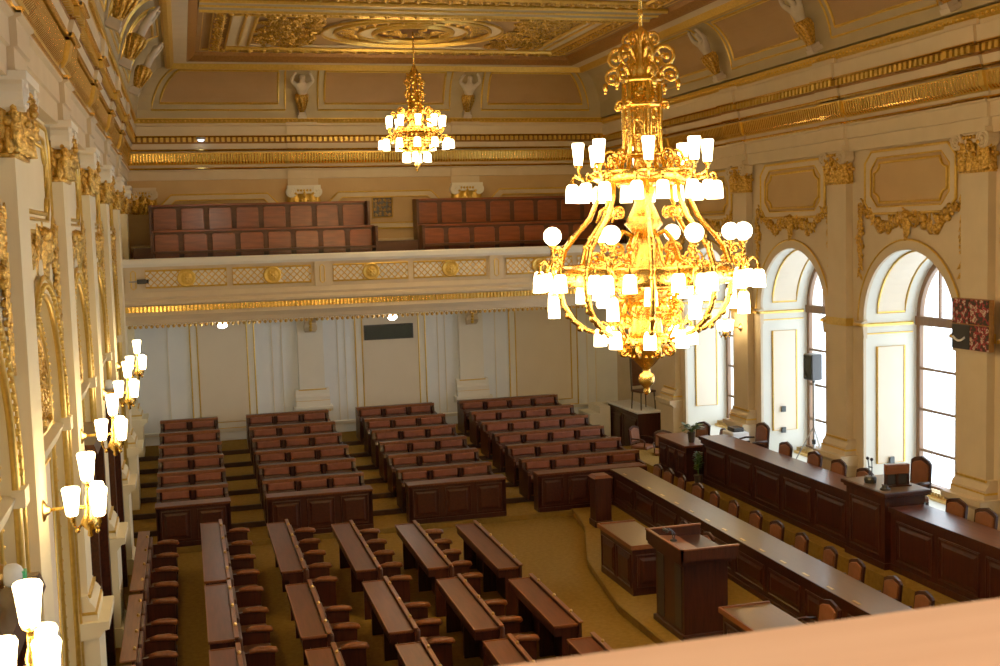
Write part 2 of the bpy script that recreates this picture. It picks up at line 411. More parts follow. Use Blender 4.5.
def bay_decor(T, centres, side, fieldmat):
    for k, sc in enumerate(centres):
        rnd = random.Random(17 * k + len(side))
        root = trim()
        fr = MB(T); gd = MB(T); pf = MB(T)
        o1 = cut_rect(sc - 1.24, sc + 1.24, 5.98, 7.06, .2, 'cut'); i1 = cut_rect(sc - 1.0, sc + 1.0, 6.17, 6.86, .17, 'concave')
        n1 = cut_rect(sc - 1.08, sc + 1.08, 6.1, 6.94, .2, 'cut')
        o2 = o1 + [o1[0]]; n2 = n1 + [n1[0]]
        ribbon(fr, o2, n2, FIELD, FIELD + .035)
        loop_tube(gd, o1, FIELD + .035, .026); loop_tube(gd, n1, FIELD + .03, .018); loop_tube(gd, i1, FIELD + .02, .024)
        pf.add([(a, b, FIELD + .006) for a, b in n1], [tuple(range(len(n1)))])
        # archivolt
        pi, po = arch_path(sc, HALF, NF if side == 'right' else 0, 28), arch_path(sc, HALF + .17, NF if side == 'right' else 0, 28)
        ribbon(fr, pi, po, FIELD, FIELD + .05)
        if side == 'right':
            gd.tube([(a, b, FIELD + .05) for a, b in po[1:-1]], .02, 5)
            for sg in (-1, 1):
                mould(fr, sc + sg * (HALF + .08) - .12, sc + sg * (HALF + .08) + .12, [(3.78, FIELD), (3.8, FIELD + .07), (4.02, FIELD + .09), (4.06, FIELD + .13), (4.12, FIELD)])
                gd.box(sc + sg * (HALF + .08) - .125, sc + sg * (HALF + .08) + .125, 4.0, 4.05, FIELD, FIELD + .135)
        else:
            gd.tube([(a, b, FIELD + .05) for a, b in po], .028, 5); gd.tube([(a, b, FIELD + .03) for a, b in pi], .034, 5)
            bi = arch_path(sc, HALF + .09, 3.9, 40)
            for a, b in bi: gd.ball((a, b, FIELD + .055), .036, 6)
            m = arch_path(sc, HALF - .22, .2, 24); m0 = arch_path(sc, HALF - .1, .2, 24); D2 = FIELD - .13
            ribbon(fr, m, m0, D2, D2 + .06); gd.tube([(a, b, D2 + .06) for a, b in m], .022, 5)
            for a, b in arch_path(sc, HALF - .16, .2, 40)[1:-1]: gd.ball((a, b, D2 + .06), .03, 6)
            for i in range(30):
                for sg in (-1, 1): gd.ball((sc + sg * (HALF - .16), .3 + i * .126, D2 + .06), .026, 5)
            # sill moulding across, with the gilt grille standing on it
            mould(fr, sc - HALF, sc + HALF, [(3.72, D2), (3.75, D2 + .09), (3.86, D2 + .14), (3.92, D2 + .16), (3.96, D2)])
            for sg in (-1, 1):
                fr.box(sc + sg * (HALF + .08) - .12, sc + sg * (HALF + .08) + .12, 3.84, 3.98, FIELD, FIELD + .1)
            g = MB(T); Dg = D2 + .05; R = .86
            bk = MB(T); bk.add([(a, b, D2 + .02) for a, b in arch_path(sc, R, 4.0)], [tuple(range(23))]); bk.build('grille_backing', 'rust', root)
            g.tube([(a, b, Dg) for a, b in arch_path(sc, R, 4.0, 24)], .045, 6, closed=True)
            for ring, nn in ((.3, 6), (.55, 9), (.74, 13)):
                for i in range(nn):
                    t = PI * (i + .5) / nn
                    c = (sc - ring * math.cos(t), SPRING + ring * math.sin(t))
                    g.scroll(c, .095, 1.3, .022, t + rnd.uniform(-.4, .4), 1 if i % 2 else -1, Dg)
                    g.leaf(c, PI - t, .2, .1, Dg, .035)
            for i in range(9):
                t = PI * i / 8
                g.tube([(sc, SPRING, Dg), (sc - R * math.cos(t), SPRING + R * math.sin(t), Dg)], .016, 4)
            g.ball((sc, SPRING, Dg), .1, 8)
            g.build('arch_grille', 'goldrel', root)
            if k % 2 == 1 or True:
                pp = MB(T); pp.box(sc - HALF + .3, sc + HALF - .3, .5, 3.6, D2, D2 + .02); pp.build('wall_panel', 'beige', root)
                loop_tube(gd, [(sc - HALF + .3, .5), (sc + HALF - .3, .5), (sc + HALF - .3, 3.6), (sc - HALF + .3, 3.6)], D2 + .02, .018)
        gl = MB(T); garland(gl, sc, rnd); gl.build('gilt_swag', 'goldrel', root, smooth=True)
        fr.build('moulding', 'stone' if side == 'right' else 'cream', root); gd.build('gilt_bead', 'goldpaint', root, smooth=True); pf.build('panel_field', fieldmat, root)
LC = [(LP[k] + LP[k + 1]) / 2 for k in range(len(LP) - 1)]
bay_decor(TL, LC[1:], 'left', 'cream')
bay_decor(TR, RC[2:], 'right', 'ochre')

# ---- windows
for k, sc in enumerate(RC):
    root = struct(empty('window_%d' % (k + 1)))
    f = MB(TR); h = HALF - .02
    ribbon(f, arch_path(sc, h - .1, NF + .14), arch_path(sc, h, NF + .14), DW - .08, DW)
    f.box(sc - h, sc + h, NF, NF + .14, DW - .1, DW + .04)
    f.box(sc - h, sc + h, 3.98, 4.14, DW - .08, DW + .03)
    f.box(sc - .05, sc + .05, NF + .1, ATOP - .05, DW - .08, DW + .01)
    for z in (1.72, 2.46, 3.2): f.box(sc - h, sc + h, z - .022, z + .022, DW - .06, DW - .005)
    for sg in (-1, 1): f.box(sc + sg * .62 - .018, sc + sg * .62 + .018, 4.1, 5.15, DW - .06, DW - .01)
    f.build('window_frame', 'frame', root)
    g = MB(TR); A = arch_path(sc, h - .05, NF + .1); g.add([(a, b, DW - .04) for a, b in A], [tuple(range(len(A)))])
    g.build('window_pane', 'glass', root)
    if k >= 3:
        r = MB(TR)
        r.box(sc - h + .05, sc + h - .05, NF + .0, NF + .05, DW + .1, DW + .35)
        for i in range(28): r.box(sc - h + .1 + i * .085, sc - h + .13 + i * .085, NF + .05, NF + .13, DW + .12, DW + .3)
        r.build('radiator_grille', 'brass', root)

# ---- pilasters
def capital(T, s, w, root, lite='white', gl='goldrel', seed=1, d=0.0, z0=6.57):
    rnd = random.Random(seed)
    c = MB(T); h = w / 2
    c.box(s - h - .09, s + h + .09, z0 + .56, z0 + .63, FIELD + d, d + .13)
    c.box(s - h - .03, s + h + .03, z0 + .42, z0 + .56, FIELD + d, d + .06)
    for sg in (-1, 1):
        cc = (s + sg * (h - .01), z0 + .46)
        c.lathe([(.13, d + .02), (.13, d + .10), (.11, d + .12)], (0, 0, 0), 1) if False else None
        pts = [(cc[0] + .14 * math.cos(a), cc[1] + .14 * math.sin(a)) for a in [2 * PI * i / 14 for i in range(14)]]
        c.prism(pts, FIELD + d + .05, d + .1)
        c.scroll(cc, .135, 2.0, .02, PI / 2, sg, d + .1, 5, 20)
    c.build('capital', lite, root)
    g = MB(T)
    for row, (zz, n, ln) in enumerate(((z0 + .0, 4, .26), (z0 + .14, 3, .3))):
        for i in range(n):
            x = s - h + (i + .5) * w / n
            g.leaf((x, zz), PI / 2 + rnd.uniform(-.1, .1), ln, w / n * 1.05, d + .035 + .03 * row, .07)
            g.ball((x, zz + ln * .92, d + .09), .045, 6)
    for sg in (-1, 1): g.leaf((s + sg * h * .9, z0 + .02), PI / 2 - sg * .1, .38, .16, d + .03, .06)
    g.box(s - h + .0, s + h - .0, z0, z0 + .43, FIELD + d, d + .03)
    T0 = g.T
    for sg in (-1, 1):                               # return faces of the leaf bell
        g.T = lambda a, z, o, sg=sg: T0(s + sg * (h + o), z, d + a)
        for i, (a, z, ln) in enumerate(((-.11, z0, .26), (-.03, z0, .28), (.02, z0 + .1, .3), (-.07, z0 + .12, .3))):
            g.leaf((a, z), PI / 2 + rnd.uniform(-.15, .15), ln, .10, .005 + .01 * i, .07); g.ball((a, z + ln * .9, .05), .045, 6)
    g.T = T0
    for i in range(5): g.ball((s - .16 + i * .08, z0 + .5, d + .075), .035, 6)
    for i in range(3): g.ball((s, z0 + .34 + i * .05, d + .11), .05 - .008 * i, 6)
    g.box(s - h - .02, s + h + .02, z0 - .03, z0 + .015, FIELD + d, d + .03)
    g.build('gilt_acanthus', gl, root, smooth=True)
def pilaster(T, s, w, name, paint, z_slab=1.62, z_base=1.91, z_cap=6.57, seed=1, gold_base=False, band=False):
    root = trim(); h = w / 2
    b = MB(T); b.box(s - h, s + h, z_base - .03, z_cap + .01, FIELD - .02, 0.0); b.build('shaft', paint, root)
    p = MB(T)
    p.box(s - h - .08, s + h + .08, 0, z_slab - .16, FIELD, .10)
    mould(p, s - h - .12, s + h + .12, [(0, FIELD), (0, .16), (.22, .16), (.28, .10), (.28, FIELD)])
    mould(p, s - h - .16, s + h + .16, [(z_slab - .2, FIELD), (z_slab - .18, .11), (z_slab - .1, .17), (z_slab - .09, .22), (z_slab, .22), (z_slab, FIELD)])
    p.build('pedestal', paint, root)
    m = MB(T)
    mould(m, s - h - .09, s + h + .09, [(z_slab, FIELD), (z_slab, .10), (z_slab + .08, .10), (z_slab + .1, .07), (z_slab + .14, .08), (z_slab + .19, .05), (z_slab + .22, .02), (z_base, .0), (z_base, FIELD)])
    m.build('base_moulding', paint, root)
    g = MB(T)
    for z, d in ((z_slab + .09, .095), (z_base - .02, .035)): g.box(s - h - d, s + h + d, z - .018, z + .018, FIELD, d)
    if band: g.box(s - h - .02, s + h + .02, 3.98, 4.12, FIELD, .025)
    g.build('gilt_fillet', 'goldpaint', root)
    capital(T, s, w, root, 'white' if paint == 'cream' else 'stone', seed=seed, z0=z_cap)
    return root
n = 0
for k, s in enumerate(LP[1:] + [29.3]):
    n += 1; pilaster(TL, s, .68, 'trim_pilaster_%d' % n, 'cream', seed=k)
for k, s in enumerate(RP[2:]):
    n += 1; pilaster(TR, min(s, YB - .34), .62, 'trim_pilaster_%d' % n, 'stone', seed=40 + k, band=True)
TB2 = lambda s, z, d: (s, YB - .16 - d, z)
for k, s in enumerate(BP):
    n += 1
    root = trim()
    b = MB(TB2); b.box(s - .33, s + .33, 1.9, 4.0, -.18, 0); b.box(s - .33, s + .33, 4.7, 6.6, -.18, -.05); b.build('shaft', 'white', root)
    p = MB(TB2); p.box(s - .4, s + .4, .5, 1.36, -.16, .1)
    mould(p, s - .5, s + .5, [(1.3, -.16), (1.33, .12), (1.4, .2), (1.47, .2), (1.47, -.16)])
    mould(p, s - .44, s + .44, [(1.47, -.16), (1.47, .13), (1.6, .13), (1.63, .09), (1.72, .09), (1.78, .04), (1.92, 0), (1.92, -.16)])
    p.build('pedestal', 'white', root)
    g = MB(TB2)
    for z, d in ((1.61, .11), (1.9, .03)): g.box(s - .33 - d, s + .33 + d, z - .015, z + .015, -.16, d)
    for i in range(13): g.box(s - .44 + i * .07, s - .41 + i * .07, 1.33, 1.38, .1, .17)
    g.build('gilt_fillet', 'goldpaint', root)
    # scrolled console under the gallery
    c = MB(lambda a, z, d, s=s: (s + a, YB - .16 - d, z))
    prof = [(3.4, -.0), (3.44, .16), (3.55, .22), (3.66, .2), (3.76, .3), (3.85, .46), (3.97, .5), (3.97, 0)]
    mould(c, -.14, .14, prof)
    for sg in (-.15, .15):
        for cz, cd, r in ((3.82, .36, .12), (3.53, .12, .09)):
            pts = [(sg, cz + r * (1 - .8 * i / 16) * math.sin(i * .75), cd + r * (1 - .8 * i / 16) * math.cos(i * .75)) for i in range(17)]
            c.tube(pts, .02, 5)
    c.build('console', 'stone', root)
    gl = MB(c.T)
    for i in range(5):
        gl.ball((0, 3.48 + i * .08, .2 + .015 * i), .05, 6)
    gl.build('gilt_acanthus', 'goldpaint', root, smooth=True)
    capital(TB2, s, .66, root, 'white', gl='goldpaint', seed=70 + k)

capital(TB2, .36, .46, trim(), 'stone', seed=90)
# ---- entablature
ENT = [('architrave', 'stone', [(7.16, 0), (7.16, .02), (7.38, .02), (7.39, .05), (7.60, .05), (7.62, .09), (7.66, .09), (7.66, 0)]),
       ('gilt_astragal', 'goldsm', [(7.64, 0), (7.64, .10), (7.665, .115), (7.69, .10), (7.69, 0)]),
       ('frieze', 'stone', [(7.68, 0), (7.68, .03), (8.12, .03), (8.12, 0)]),
       ('ribbed_band', 'goldpaint', [(7.76, .02), (7.76, .05), (7.84, .10), (8.02, .14), (8.06, .14), (8.06, .02)]),
       ('cornice_shelf', 'stone', [(8.1, 0), (8.1, .15), (8.26, .19), (8.28, .19), (8.28, 0)]),
       ('gilt_fillet', 'goldsm', [(8.095, 0), (8.095, .175), (8.12, .19), (8.145, .175), (8.145, 0)]),
       ('gilt_list', 'goldsm', [(8.43, 0), (8.43, .295), (8.45, .31), (8.47, .295), (8.47, 0)]),
       ('dark_fillet', 'rust', [(8.275, 0), (8.275, .205), (8.30, .205), (8.30, 0)]),
       ('dentil_bed', 'rust', [(8.30, 0), (8.30, .17), (8.44, .17), (8.44, 0)]),
       ('corona', 'stone', [(8.44, 0), (8.44, .28), (8.70, .30), (8.72, .24), (8.8, .24), (8.8, 0)]),
       ('gilt_cyma', 'goldpaint', [(8.78, 0), (8.78, .25), (8.82, .28), (8.88, .34), (8.91, .34), (8.91, 0)])]
def entablature(T, s0, s1, pil, w, name, dz=0.0, back=FIELD):
    root = trim()
    for nm, m, prof in ENT:
        b = MB(T)
        P = [(z + dz, (d - .025) if d > 0 else back - .02) for z, d in prof]; mould(b, s0, s1, P)
        if nm not in ('gilt_cyma',):
            for s in pil:
                mould(b, s - w / 2 - .06, s + w / 2 + .06, [(z + dz, d + .03 if d > 0 else back - .02) for z, d in prof])
        b.build(nm, m, root)
    r = MB(T); r2 = MB(T); r3 = MB(T)
    def off(s): return .03 if any(abs(s - q) < w / 2 + .06 for q in pil) else -.025
    s = s0 + .03
    while s < s1:
        o = off(s)
        r.add([(s, 7.77 + dz, .05 + o), (s + .035, 7.77 + dz, .05 + o), (s + .035, 7.84 + dz, .125 + o), (s, 7.84 + dz, .125 + o), (s, 8.03 + dz, .165 + o), (s + .035, 8.03 + dz, .165 + o)], [(0, 1, 2, 3), (3, 2, 5, 4)])
        s += .075
    s = s0 + .03
    while s < s1:
        o = off(s); r2.box(s, s + .075, 8.325 + dz, 8.425 + dz, .15 + o, .25 + o); s += .135
    s = s0 + .03
    while s < s1:
        r3.ball((s, 8.845 + dz, .265), .035, 5); s += .11
    r.build('gilt_rib', 'goldsm', root); r2.build('dentil', 'goldpaint', root); r3.build('egg_bead', 'gold', root)
entablature(TL, Y0, YB, LP, .68, 'trim_cornice_left')
entablature(TR, Y0, YB, RP, .62, 'trim_cornice_right', -.05)
entablature(TB, 0, W, BP, .66, 'trim_cornice_back', 0, -.02)
# ================================================================ ceiling and cove
CD0, CD1, CZ0, CZ1 = .32, 1.07, 8.9, 10.06
cd = lambda t: CD0 + (CD1 - CD0) * (1 - math.cos(t * PI / 2)) ** .9
cz = lambda t: CZ0 + (CZ1 - CZ0) * math.sin(t * PI / 2) ** .95
def ring(mb, i0, z0, i1, z1):
    a = [(i0, Y0 + i0, z0), (W - i0, Y0 + i0, z0), (W - i0, YB - i0, z0), (i0, YB - i0, z0)]
    b = [(i1, Y0 + i1, z1), (W - i1, Y0 + i1, z1), (W - i1, YB - i1, z1), (i1, YB - i1, z1)]
    mb.add(a + b, [(i, (i + 1) % 4, 4 + (i + 1) % 4, 4 + i) for i in range(4)])
c = MB(); NS = 10
for i in range(NS): ring(c, cd(i / NS), cz(i / NS), cd((i + 1) / NS), cz((i + 1) / NS))
ring(c, -.3, 8.9, CD0, CZ0)
ceiling = struct(c.build('ceiling', 'coveband', smooth=False))
ce = MB()
ring(ce, CD1, CZ1, 1.07, 10.02); ring(ce, 1.07, 10.02, 1.2, 10.0); ring(ce, 1.2, 10.0, 1.24, 10.1)
g1 = MB(); ring(g1, 1.05, 10.03, 1.1, 9.98); ring(g1, 1.1, 9.98, 1.18, 9.98); ring(g1, 1.18, 9.98, 1.26, 10.1)
g1.build('gilt_cove_edge', 'goldpaint', ceiling)
cr = MB(); ring(cr, 1.24, 10.1, 1.55, 10.1); cr.build('pale_band', 'stone', ceiling)
g2 = MB(); ring(g2, 1.55, 10.1, 1.6, 10.12); ring(g2, 1.6, 10.12, 1.72, 10.22); ring(g2, 1.72, 10.22, 1.76, 10.3)
g2.build('gilt_step', 'rust', ceiling)
pl = MB(); ring(pl, 1.76, 10.3, 1.9, 10.3); ring(pl, 1.9, 10.3, 1.9, 10.35); ring(pl, -.3, 8.85, -.3, 10.5); pl.add([(1.7, Y0 + 1.7, 10.34), (W - 1.7, Y0 + 1.7, 10.34), (W - 1.7, YB - 1.7, 10.34), (1.7, YB - 1.7, 10.34)], [(0, 1, 2, 3)])  # upright rings added to seal the ceiling edges against sky light
pl.build('ceiling_field', 'cove', ceiling)
sl = MB(); sl.box(-1, W + 1, Y0 - 1, YB + 1, 10.45, 10.6); sl.build('sky_blocker_slab', 'cove', ceiling)  # unseen, added over the ceiling to stop sky light leaking through gaps
# compartments of the flat ceiling: cross beams, gilt frames, ovals, scrollwork
XM = W / 2; ZF = 10.335
beam = MB(); bgold = MB()
for y0, y1 in ((22.25, 23.2), (8.2, 9.15)):
    beam.box(1.76, W - 1.76, y0, y1, 10.24, 10.35)
    for y in (y0, y1): bgold.tube([(1.76, y, 10.24), (W - 1.76, y, 10.24)], .05, 6)
    bgold.tube([(1.76, (y0 + y1) / 2, 10.235), (W - 1.76, (y0 + y1) / 2, 10.235)], .035, 6)
beam.build('ceiling_beam', 'coveband', ceiling); bgold.build('gilt_beam_edge', 'goldpaint', ceiling)
CX = lambda a, b, d: (a, b, ZF - d)
fr = MB(CX); rel = MB(CX); pale = MB(CX); rust = MB(CX); oval = MB(CX)
rnd = random.Random(5)
def oval_pts(cx, cy, rx, ry, n=36): return [(cx + rx * math.cos(2 * PI * i / n), cy + ry * math.sin(2 * PI * i / n)) for i in range(n)]
for y0, y1, cy in ((23.35, 28.25, 25.55), (9.3, 22.1, 15.7)):
    x0, x1 = 2.05, W - 2.05
    lp_ = lambda i: [(x0 + i, y0 + i), (x1 - i, y0 + i), (x1 - i, y1 - i), (x0 + i, y1 - i)]
    for a, r in ((0, .03), (.36, .05)): fr.tube([(p[0], p[1], .05) for p in lp_(a)], r, 5, closed=True)
    O, I = lp_(.02), lp_(.34)
    ribbon(rust, O + [O[0]], I + [I[0]], 0, .05)
    O, I = lp_(.40), lp_(.62)
    ribbon(pale, O + [O[0]], I + [I[0]], 0, .02)
    per = [(x0 + .18, y0 + .18, x1 - .18, y0 + .18), (x1 - .18, y0 + .18, x1 - .18, y1 - .18), (x1 - .18, y1 - .18, x0 + .18, y1 - .18), (x0 + .18, y1 - .18, x0 + .18, y0 + .18)]
    for a, b, a2, b2 in per:
        L_ = math.hypot(a2 - a, b2 - b); m = int(L_ / .3); an = math.atan2(b2 - b, a2 - a)
        for i in range(m):
            u = (i + .5) / m; p = (a + (a2 - a) * u, b + (b2 - b) * u)
            rel.leaf(p, an + rnd.uniform(-.3, .3), .26, .2, .05, .08); rel.ball((*p, .07), .07, 6)
            rel.scroll((p[0] + .06 * math.sin(an), p[1] - .06 * math.cos(an)), .1, 1.1, .022, an, 1 if i % 2 else -1, .05)
    # rings round the boss of the chandelier
    for rx, ry, r in ((.86, .92, .06), (1.2, 1.2, .03), (1.72, 1.55, .04), (2.0, 1.78, .03)):
        fr.tube([(a, b, .06) for a, b in oval_pts(XM, cy, rx, ry)], r, 6, closed=True)
    a = oval_pts(XM, cy, .9, .95); b = oval_pts(XM, cy, 1.2, 1.2); ribbon(pale, b + [b[0]], a + [a[0]], 0, .03)
    a = oval_pts(XM, cy, 1.75, 1.58); b = oval_pts(XM, cy, 2.0, 1.78); ribbon(pale, b + [b[0]], a + [a[0]], 0, .03)
    oval.add([(p[0], p[1], .02) for p in oval_pts(XM, cy, .84, .9)], [tuple(range(36))])
    for i in range(24):
        t = rnd.uniform(0, 6.28); q = rnd.uniform(.15, .95)
        rel.leaf((XM + .75 * q * math.cos(t), cy + .8 * q * math.sin(t)), t, .26, .14, .03, .07)
    for i in range(26):
        t = 2 * PI * i / 26; rel.leaf((XM + 1.3 * math.cos(t), cy + 1.25 * math.sin(t)), t + .5, .32, .15, .03, .06)
    # scrollwork fields each side of the oval
    ylen = (y1 - y0) / 2 - .75
    for sg in (-1, 1):
        xa, xb = XM + sg * 2.15, XM + sg * 3.3
        for i in range(150 if ylen < 3 else 220):
            p = (xa + (xb - xa) * rnd.random(), (y0 + y1) / 2 + rnd.uniform(-ylen, ylen))
            if rnd.random() < .45: rel.scroll(p, rnd.uniform(.12, .24), 1.4, .03, rnd.uniform(0, 6.28), rnd.choice((-1, 1)), .03)
            else: rel.leaf(p, rnd.uniform(0, 6.28), rnd.uniform(.22, .42), .17, .03, .07)
        xs = XM + sg * 3.46
        fr.tube([(xs, y0 + .65, .04), (xs, y1 - .65, .04)], .04, 5); fr.tube([(xs + sg * .22, y0 + .65, .04), (xs + sg * .22, y1 - .65, .04)], .03, 5)
        pale.box(min(xs, xs + sg * .2), max(xs, xs + sg * .2), y0 + .65, y1 - .65, 0, .02)
    # the outer brown margin line
    q0 = [(1.86, y0 - .1), (W - 1.86, y0 - .1), (W - 1.86, y1 + .1), (1.86, y1 + .1)]
    fr.tube([(p[0], p[1], .02) for p in q0], .025, 5, closed=True)
fr.build('gilt_frame', 'goldpaint', ceiling); rel.build('gilt_scrollwork', 'goldrel', ceiling, smooth=True)
pale.build('ceiling_band', 'stone', ceiling); rust.build('frame_bed', 'rust', ceiling); oval.build('ceiling_rose', 'pewdark', ceiling)

# cove panels
def cove_T(side):
    def T(s, t, off):
        d, z = cd(t) + off * (.25 + .6 * t), cz(t) - off * (.95 - .6 * t) * 0 - off * .5
        return {'l': (d, s, z), 'r': (W - d, s, z), 'b': (s, YB - d, z)}[side]
    return T
cp = MB(); cb = MB(); cg = MB()
def cove_panel(side, s0, s1, cut0=False, cut1=False):
    T = cove_T(side); lo, hi = ((0, W) if side == 'b' else (Y0, YB))
    A = lambda t, i: max(s0 + i, lo + cd(t) + .34 + i) if cut0 else s0 + i
    B = lambda t, i: min(s1 - i, hi - cd(t) - .34 - i) if cut1 else s1 - i
    for i, off, t0, t1, m in ((0, .012, .10, .90, cb), (.17, .022, .19, .80, cp)):
        n = 8
        for q in range(n):
            a, b = t0 + (t1 - t0) * q / n, t0 + (t1 - t0) * (q + 1) / n
            m.add([T(A(a, i), a, off), T(B(a, i), a, off), T(B(b, i), b, off), T(A(b, i), b, off)], [(0, 1, 2, 3)])
        tt = [t0 + (t1 - t0) * q / n for q in range(n + 1)]
        P = [T(A(t, i), t, off) for t in tt] + [T(B(t, i), t, off) for t in tt[::-1]]
        cg.tube(P, .026 if i == 0 else .03, 5, closed=True)
for a, b, c0, c1 in ((.3, 3.93, 1, 0), (4.75, 8.2, 0, 0), (9.06, W - .3, 0, 1)): cove_panel('b', a, b, c0, c1)
for side, P in (('l', LP), ('r', RP)):
    for k in range(len(P) - 1): cove_panel(side, P[k] + .42, P[k + 1] - .42, False, P[k + 1] > 29)
    if P[-1] < 29.9: pass
cb.build('cove_frame', 'coveband', ceiling); cp.build('cove_panel', 'cove', ceiling); cg.build('gilt_bead', 'goldpaint', ceiling)

# herm statues standing in the cove: plaster torso with raised arms growing out of a gilt sheath
def herm_meshes():
    me = bpy.data.meshes.new('torso')
    V = [(0, 0, .52), (0, -.01, .66), (0, -.01, .82), (0, -.02, .93), (0, -.03, 1.06), (0, -.04, 1.13),
         (-.15, -.01, .84), (-.27, -.05, .97), (-.20, -.10, 1.15), (-.15, -.11, 1.20), (.15, -.01, .84), (.27, -.05, .97), (.20, -.10, 1.15), (.15, -.11, 1.20)]
    E = [(0, 1), (1, 2), (2, 3), (3, 4), (4, 5), (2, 6), (6, 7), (7, 8), (8, 9), (2, 10), (10, 11), (11, 12), (12, 13)]
    R = [.12, .11, .14, .05, .085, .07, .065, .05, .036, .035, .065, .05, .036, .035]
    me.from_pydata(V, E, [])
    me.materials.append(MT['plaster'])
    o = bpy.data.objects.new('torso', me); col.objects.link(o)
    o.modifiers.new('skin', 'SKIN').use_smooth_shade = True
    for i, r in enumerate(R): me.skin_vertices[0].data[i].radius = (r, r * (.75 if i in (0, 1, 2) else 1))
    me.skin_vertices[0].data[0].use_root = True
    sd = o.modifiers.new('sub', 'SUBSURF'); sd.levels = 1; sd.render_levels = 1
    s = MB(); s.lathe([(.06, .14), (.075, .16), (.09, .3), (.12, .45), (.155, .56), (.14, .60), (.12, .62)], (0, 0, 0), 12)
    for i in range(9):
        a = 2 * PI * i / 9
        s.tube([(.14 * math.cos(a), .14 * math.sin(a), .58), (.15 * math.cos(a + .3), .15 * math.sin(a + .3), .48), (.08 * math.cos(a + .5), .08 * math.sin(a + .5), .2)], [.035, .03, .015], 5)
    s.scroll((-.08, .44), .08, 1.2, .02, 0, 1, 0) if False else None
    sh = s.build('drapery_sheath', 'goldrel', smooth=True)
    b = MB(); b.box(-.11, .11, -.10, .12, 0, .08); b.box(-.085, .085, -.08, .1, .08, .15)
    bk = b.build('plinth', 'plaster')
    return [o, sh, bk]
PARTS = herm_meshes()
def herm(first, loc, rz, label, tilt):
    t = thing('herm_statue', label, 'statue', loc, rz, 'plaster herms in the ceiling cove')
    t.rotation_euler = (tilt, 0, rz)
    for p in PARTS:
        if first: p.parent = t
        else:
            q = p.copy(); col.objects.link(q); q.parent = t
H = []
for i, x in enumerate(BP): H.append(((x, YB - CD0 - .10, CZ0 + .01), 0, 'white plaster herm with raised arms in the back cove, ' + ('toward the lamp-hung wall' if i == 0 else 'just beside the small chandelier')))
lab_r = {22.62: 'plaster herm in the window side cove, above the third pilaster beyond the wall hanging', 18.81: 'plaster herm in the window side cove, first beyond the wall hanging pilaster',
         26.43: 'plaster herm in the window side cove, close to the back corner', 15.0: 'plaster herm in the window side cove above the red wall hanging'}
for s in RP[4:7]: H.append(((W - CD0 - .10, s, CZ0 + .01), -PI / 2, lab_r[round(s, 2)]))
lab_l = ['above the second wall lamp', 'above the third wall lamp', 'above the fourth wall lamp', 'next to the back corner']
for i, s in enumerate((13.92, 17.73, 21.54, 25.35)): H.append(((CD0 + .10, s, CZ0 + .01), PI / 2, 'plaster herm in the cove of the lamp-hung wall, ' + lab_l[i]))
for i, (loc, rz, lb) in enumerate(H): herm(i == 0, loc, rz, lb, .46)

# ================================================================ gallery across the back wall
gal = thing('gallery_balcony', 'cream gallery with gilt lattice front across the back wall', 'balcony')
TG = lambda s, z, d: (s, YG - d, z)
b = MB(TG)
b.box(-.15, W + .15, 4.72, 5.32, -.25, 0)
b.build('parapet', 'stone', gal)
b = MB(TG); mould(b, -.15, W + .15, [(5.30, -.30), (5.30, .05), (5.36, .09), (5.45, .10), (5.48, .08), (5.48, -.30)]); b.build('parapet_rail', 'white', gal)
b = MB(TG); b.box(-.15, W + .15, 3.98, 4.72, -(YB - YG), -.02); b.box(-.15, W + .15, 4.72, 4.95, -(YB - YG), -.25); b.build('gallery_floor', 'white', gal)
b = MB(TG)
mould(b, -.15, W + .15, [(4.72, -.1), (4.72, .04), (4.62, .08), (4.56, .06), (4.5, .12), (4.45, .12), (4.42, .05), (4.42, -.1)])
mould(b, -.15, W + .15, [(4.27, -.1), (4.27, .04), (4.2, .08), (4.1, .02), (4.02, .0), (3.98, -.04), (3.98, -.1)])
b.box(-.15, W + .15, 4.25, 4.44, -.1, .02)
b.build('cornice_moulding', 'stone', gal)
gb = MB(TG); gr = MB(TG); fg = MB(TG)
gb.box(-.1, W + .1, 4.28, 4.41, 0, .035)
s = 0.0
while s < W:
    gr.box(s, s + .04, 4.285, 4.405, .03, .065); s += .085
s = 0.0
while s < W:
    fg.leaf((s, 3.99), -PI / 2, .09, .1, -.03, .04); fg.ball((s + .06, 3.985, -.03), .022, 5); s += .12
gb.build('gilt_band', 'goldpaint', gal); gr.build('gilt_rib', 'goldsm', gal); fg.build('gilt_fringe', 'goldrel', gal)
pil = [.14, 4.36, 8.58, W - .14]

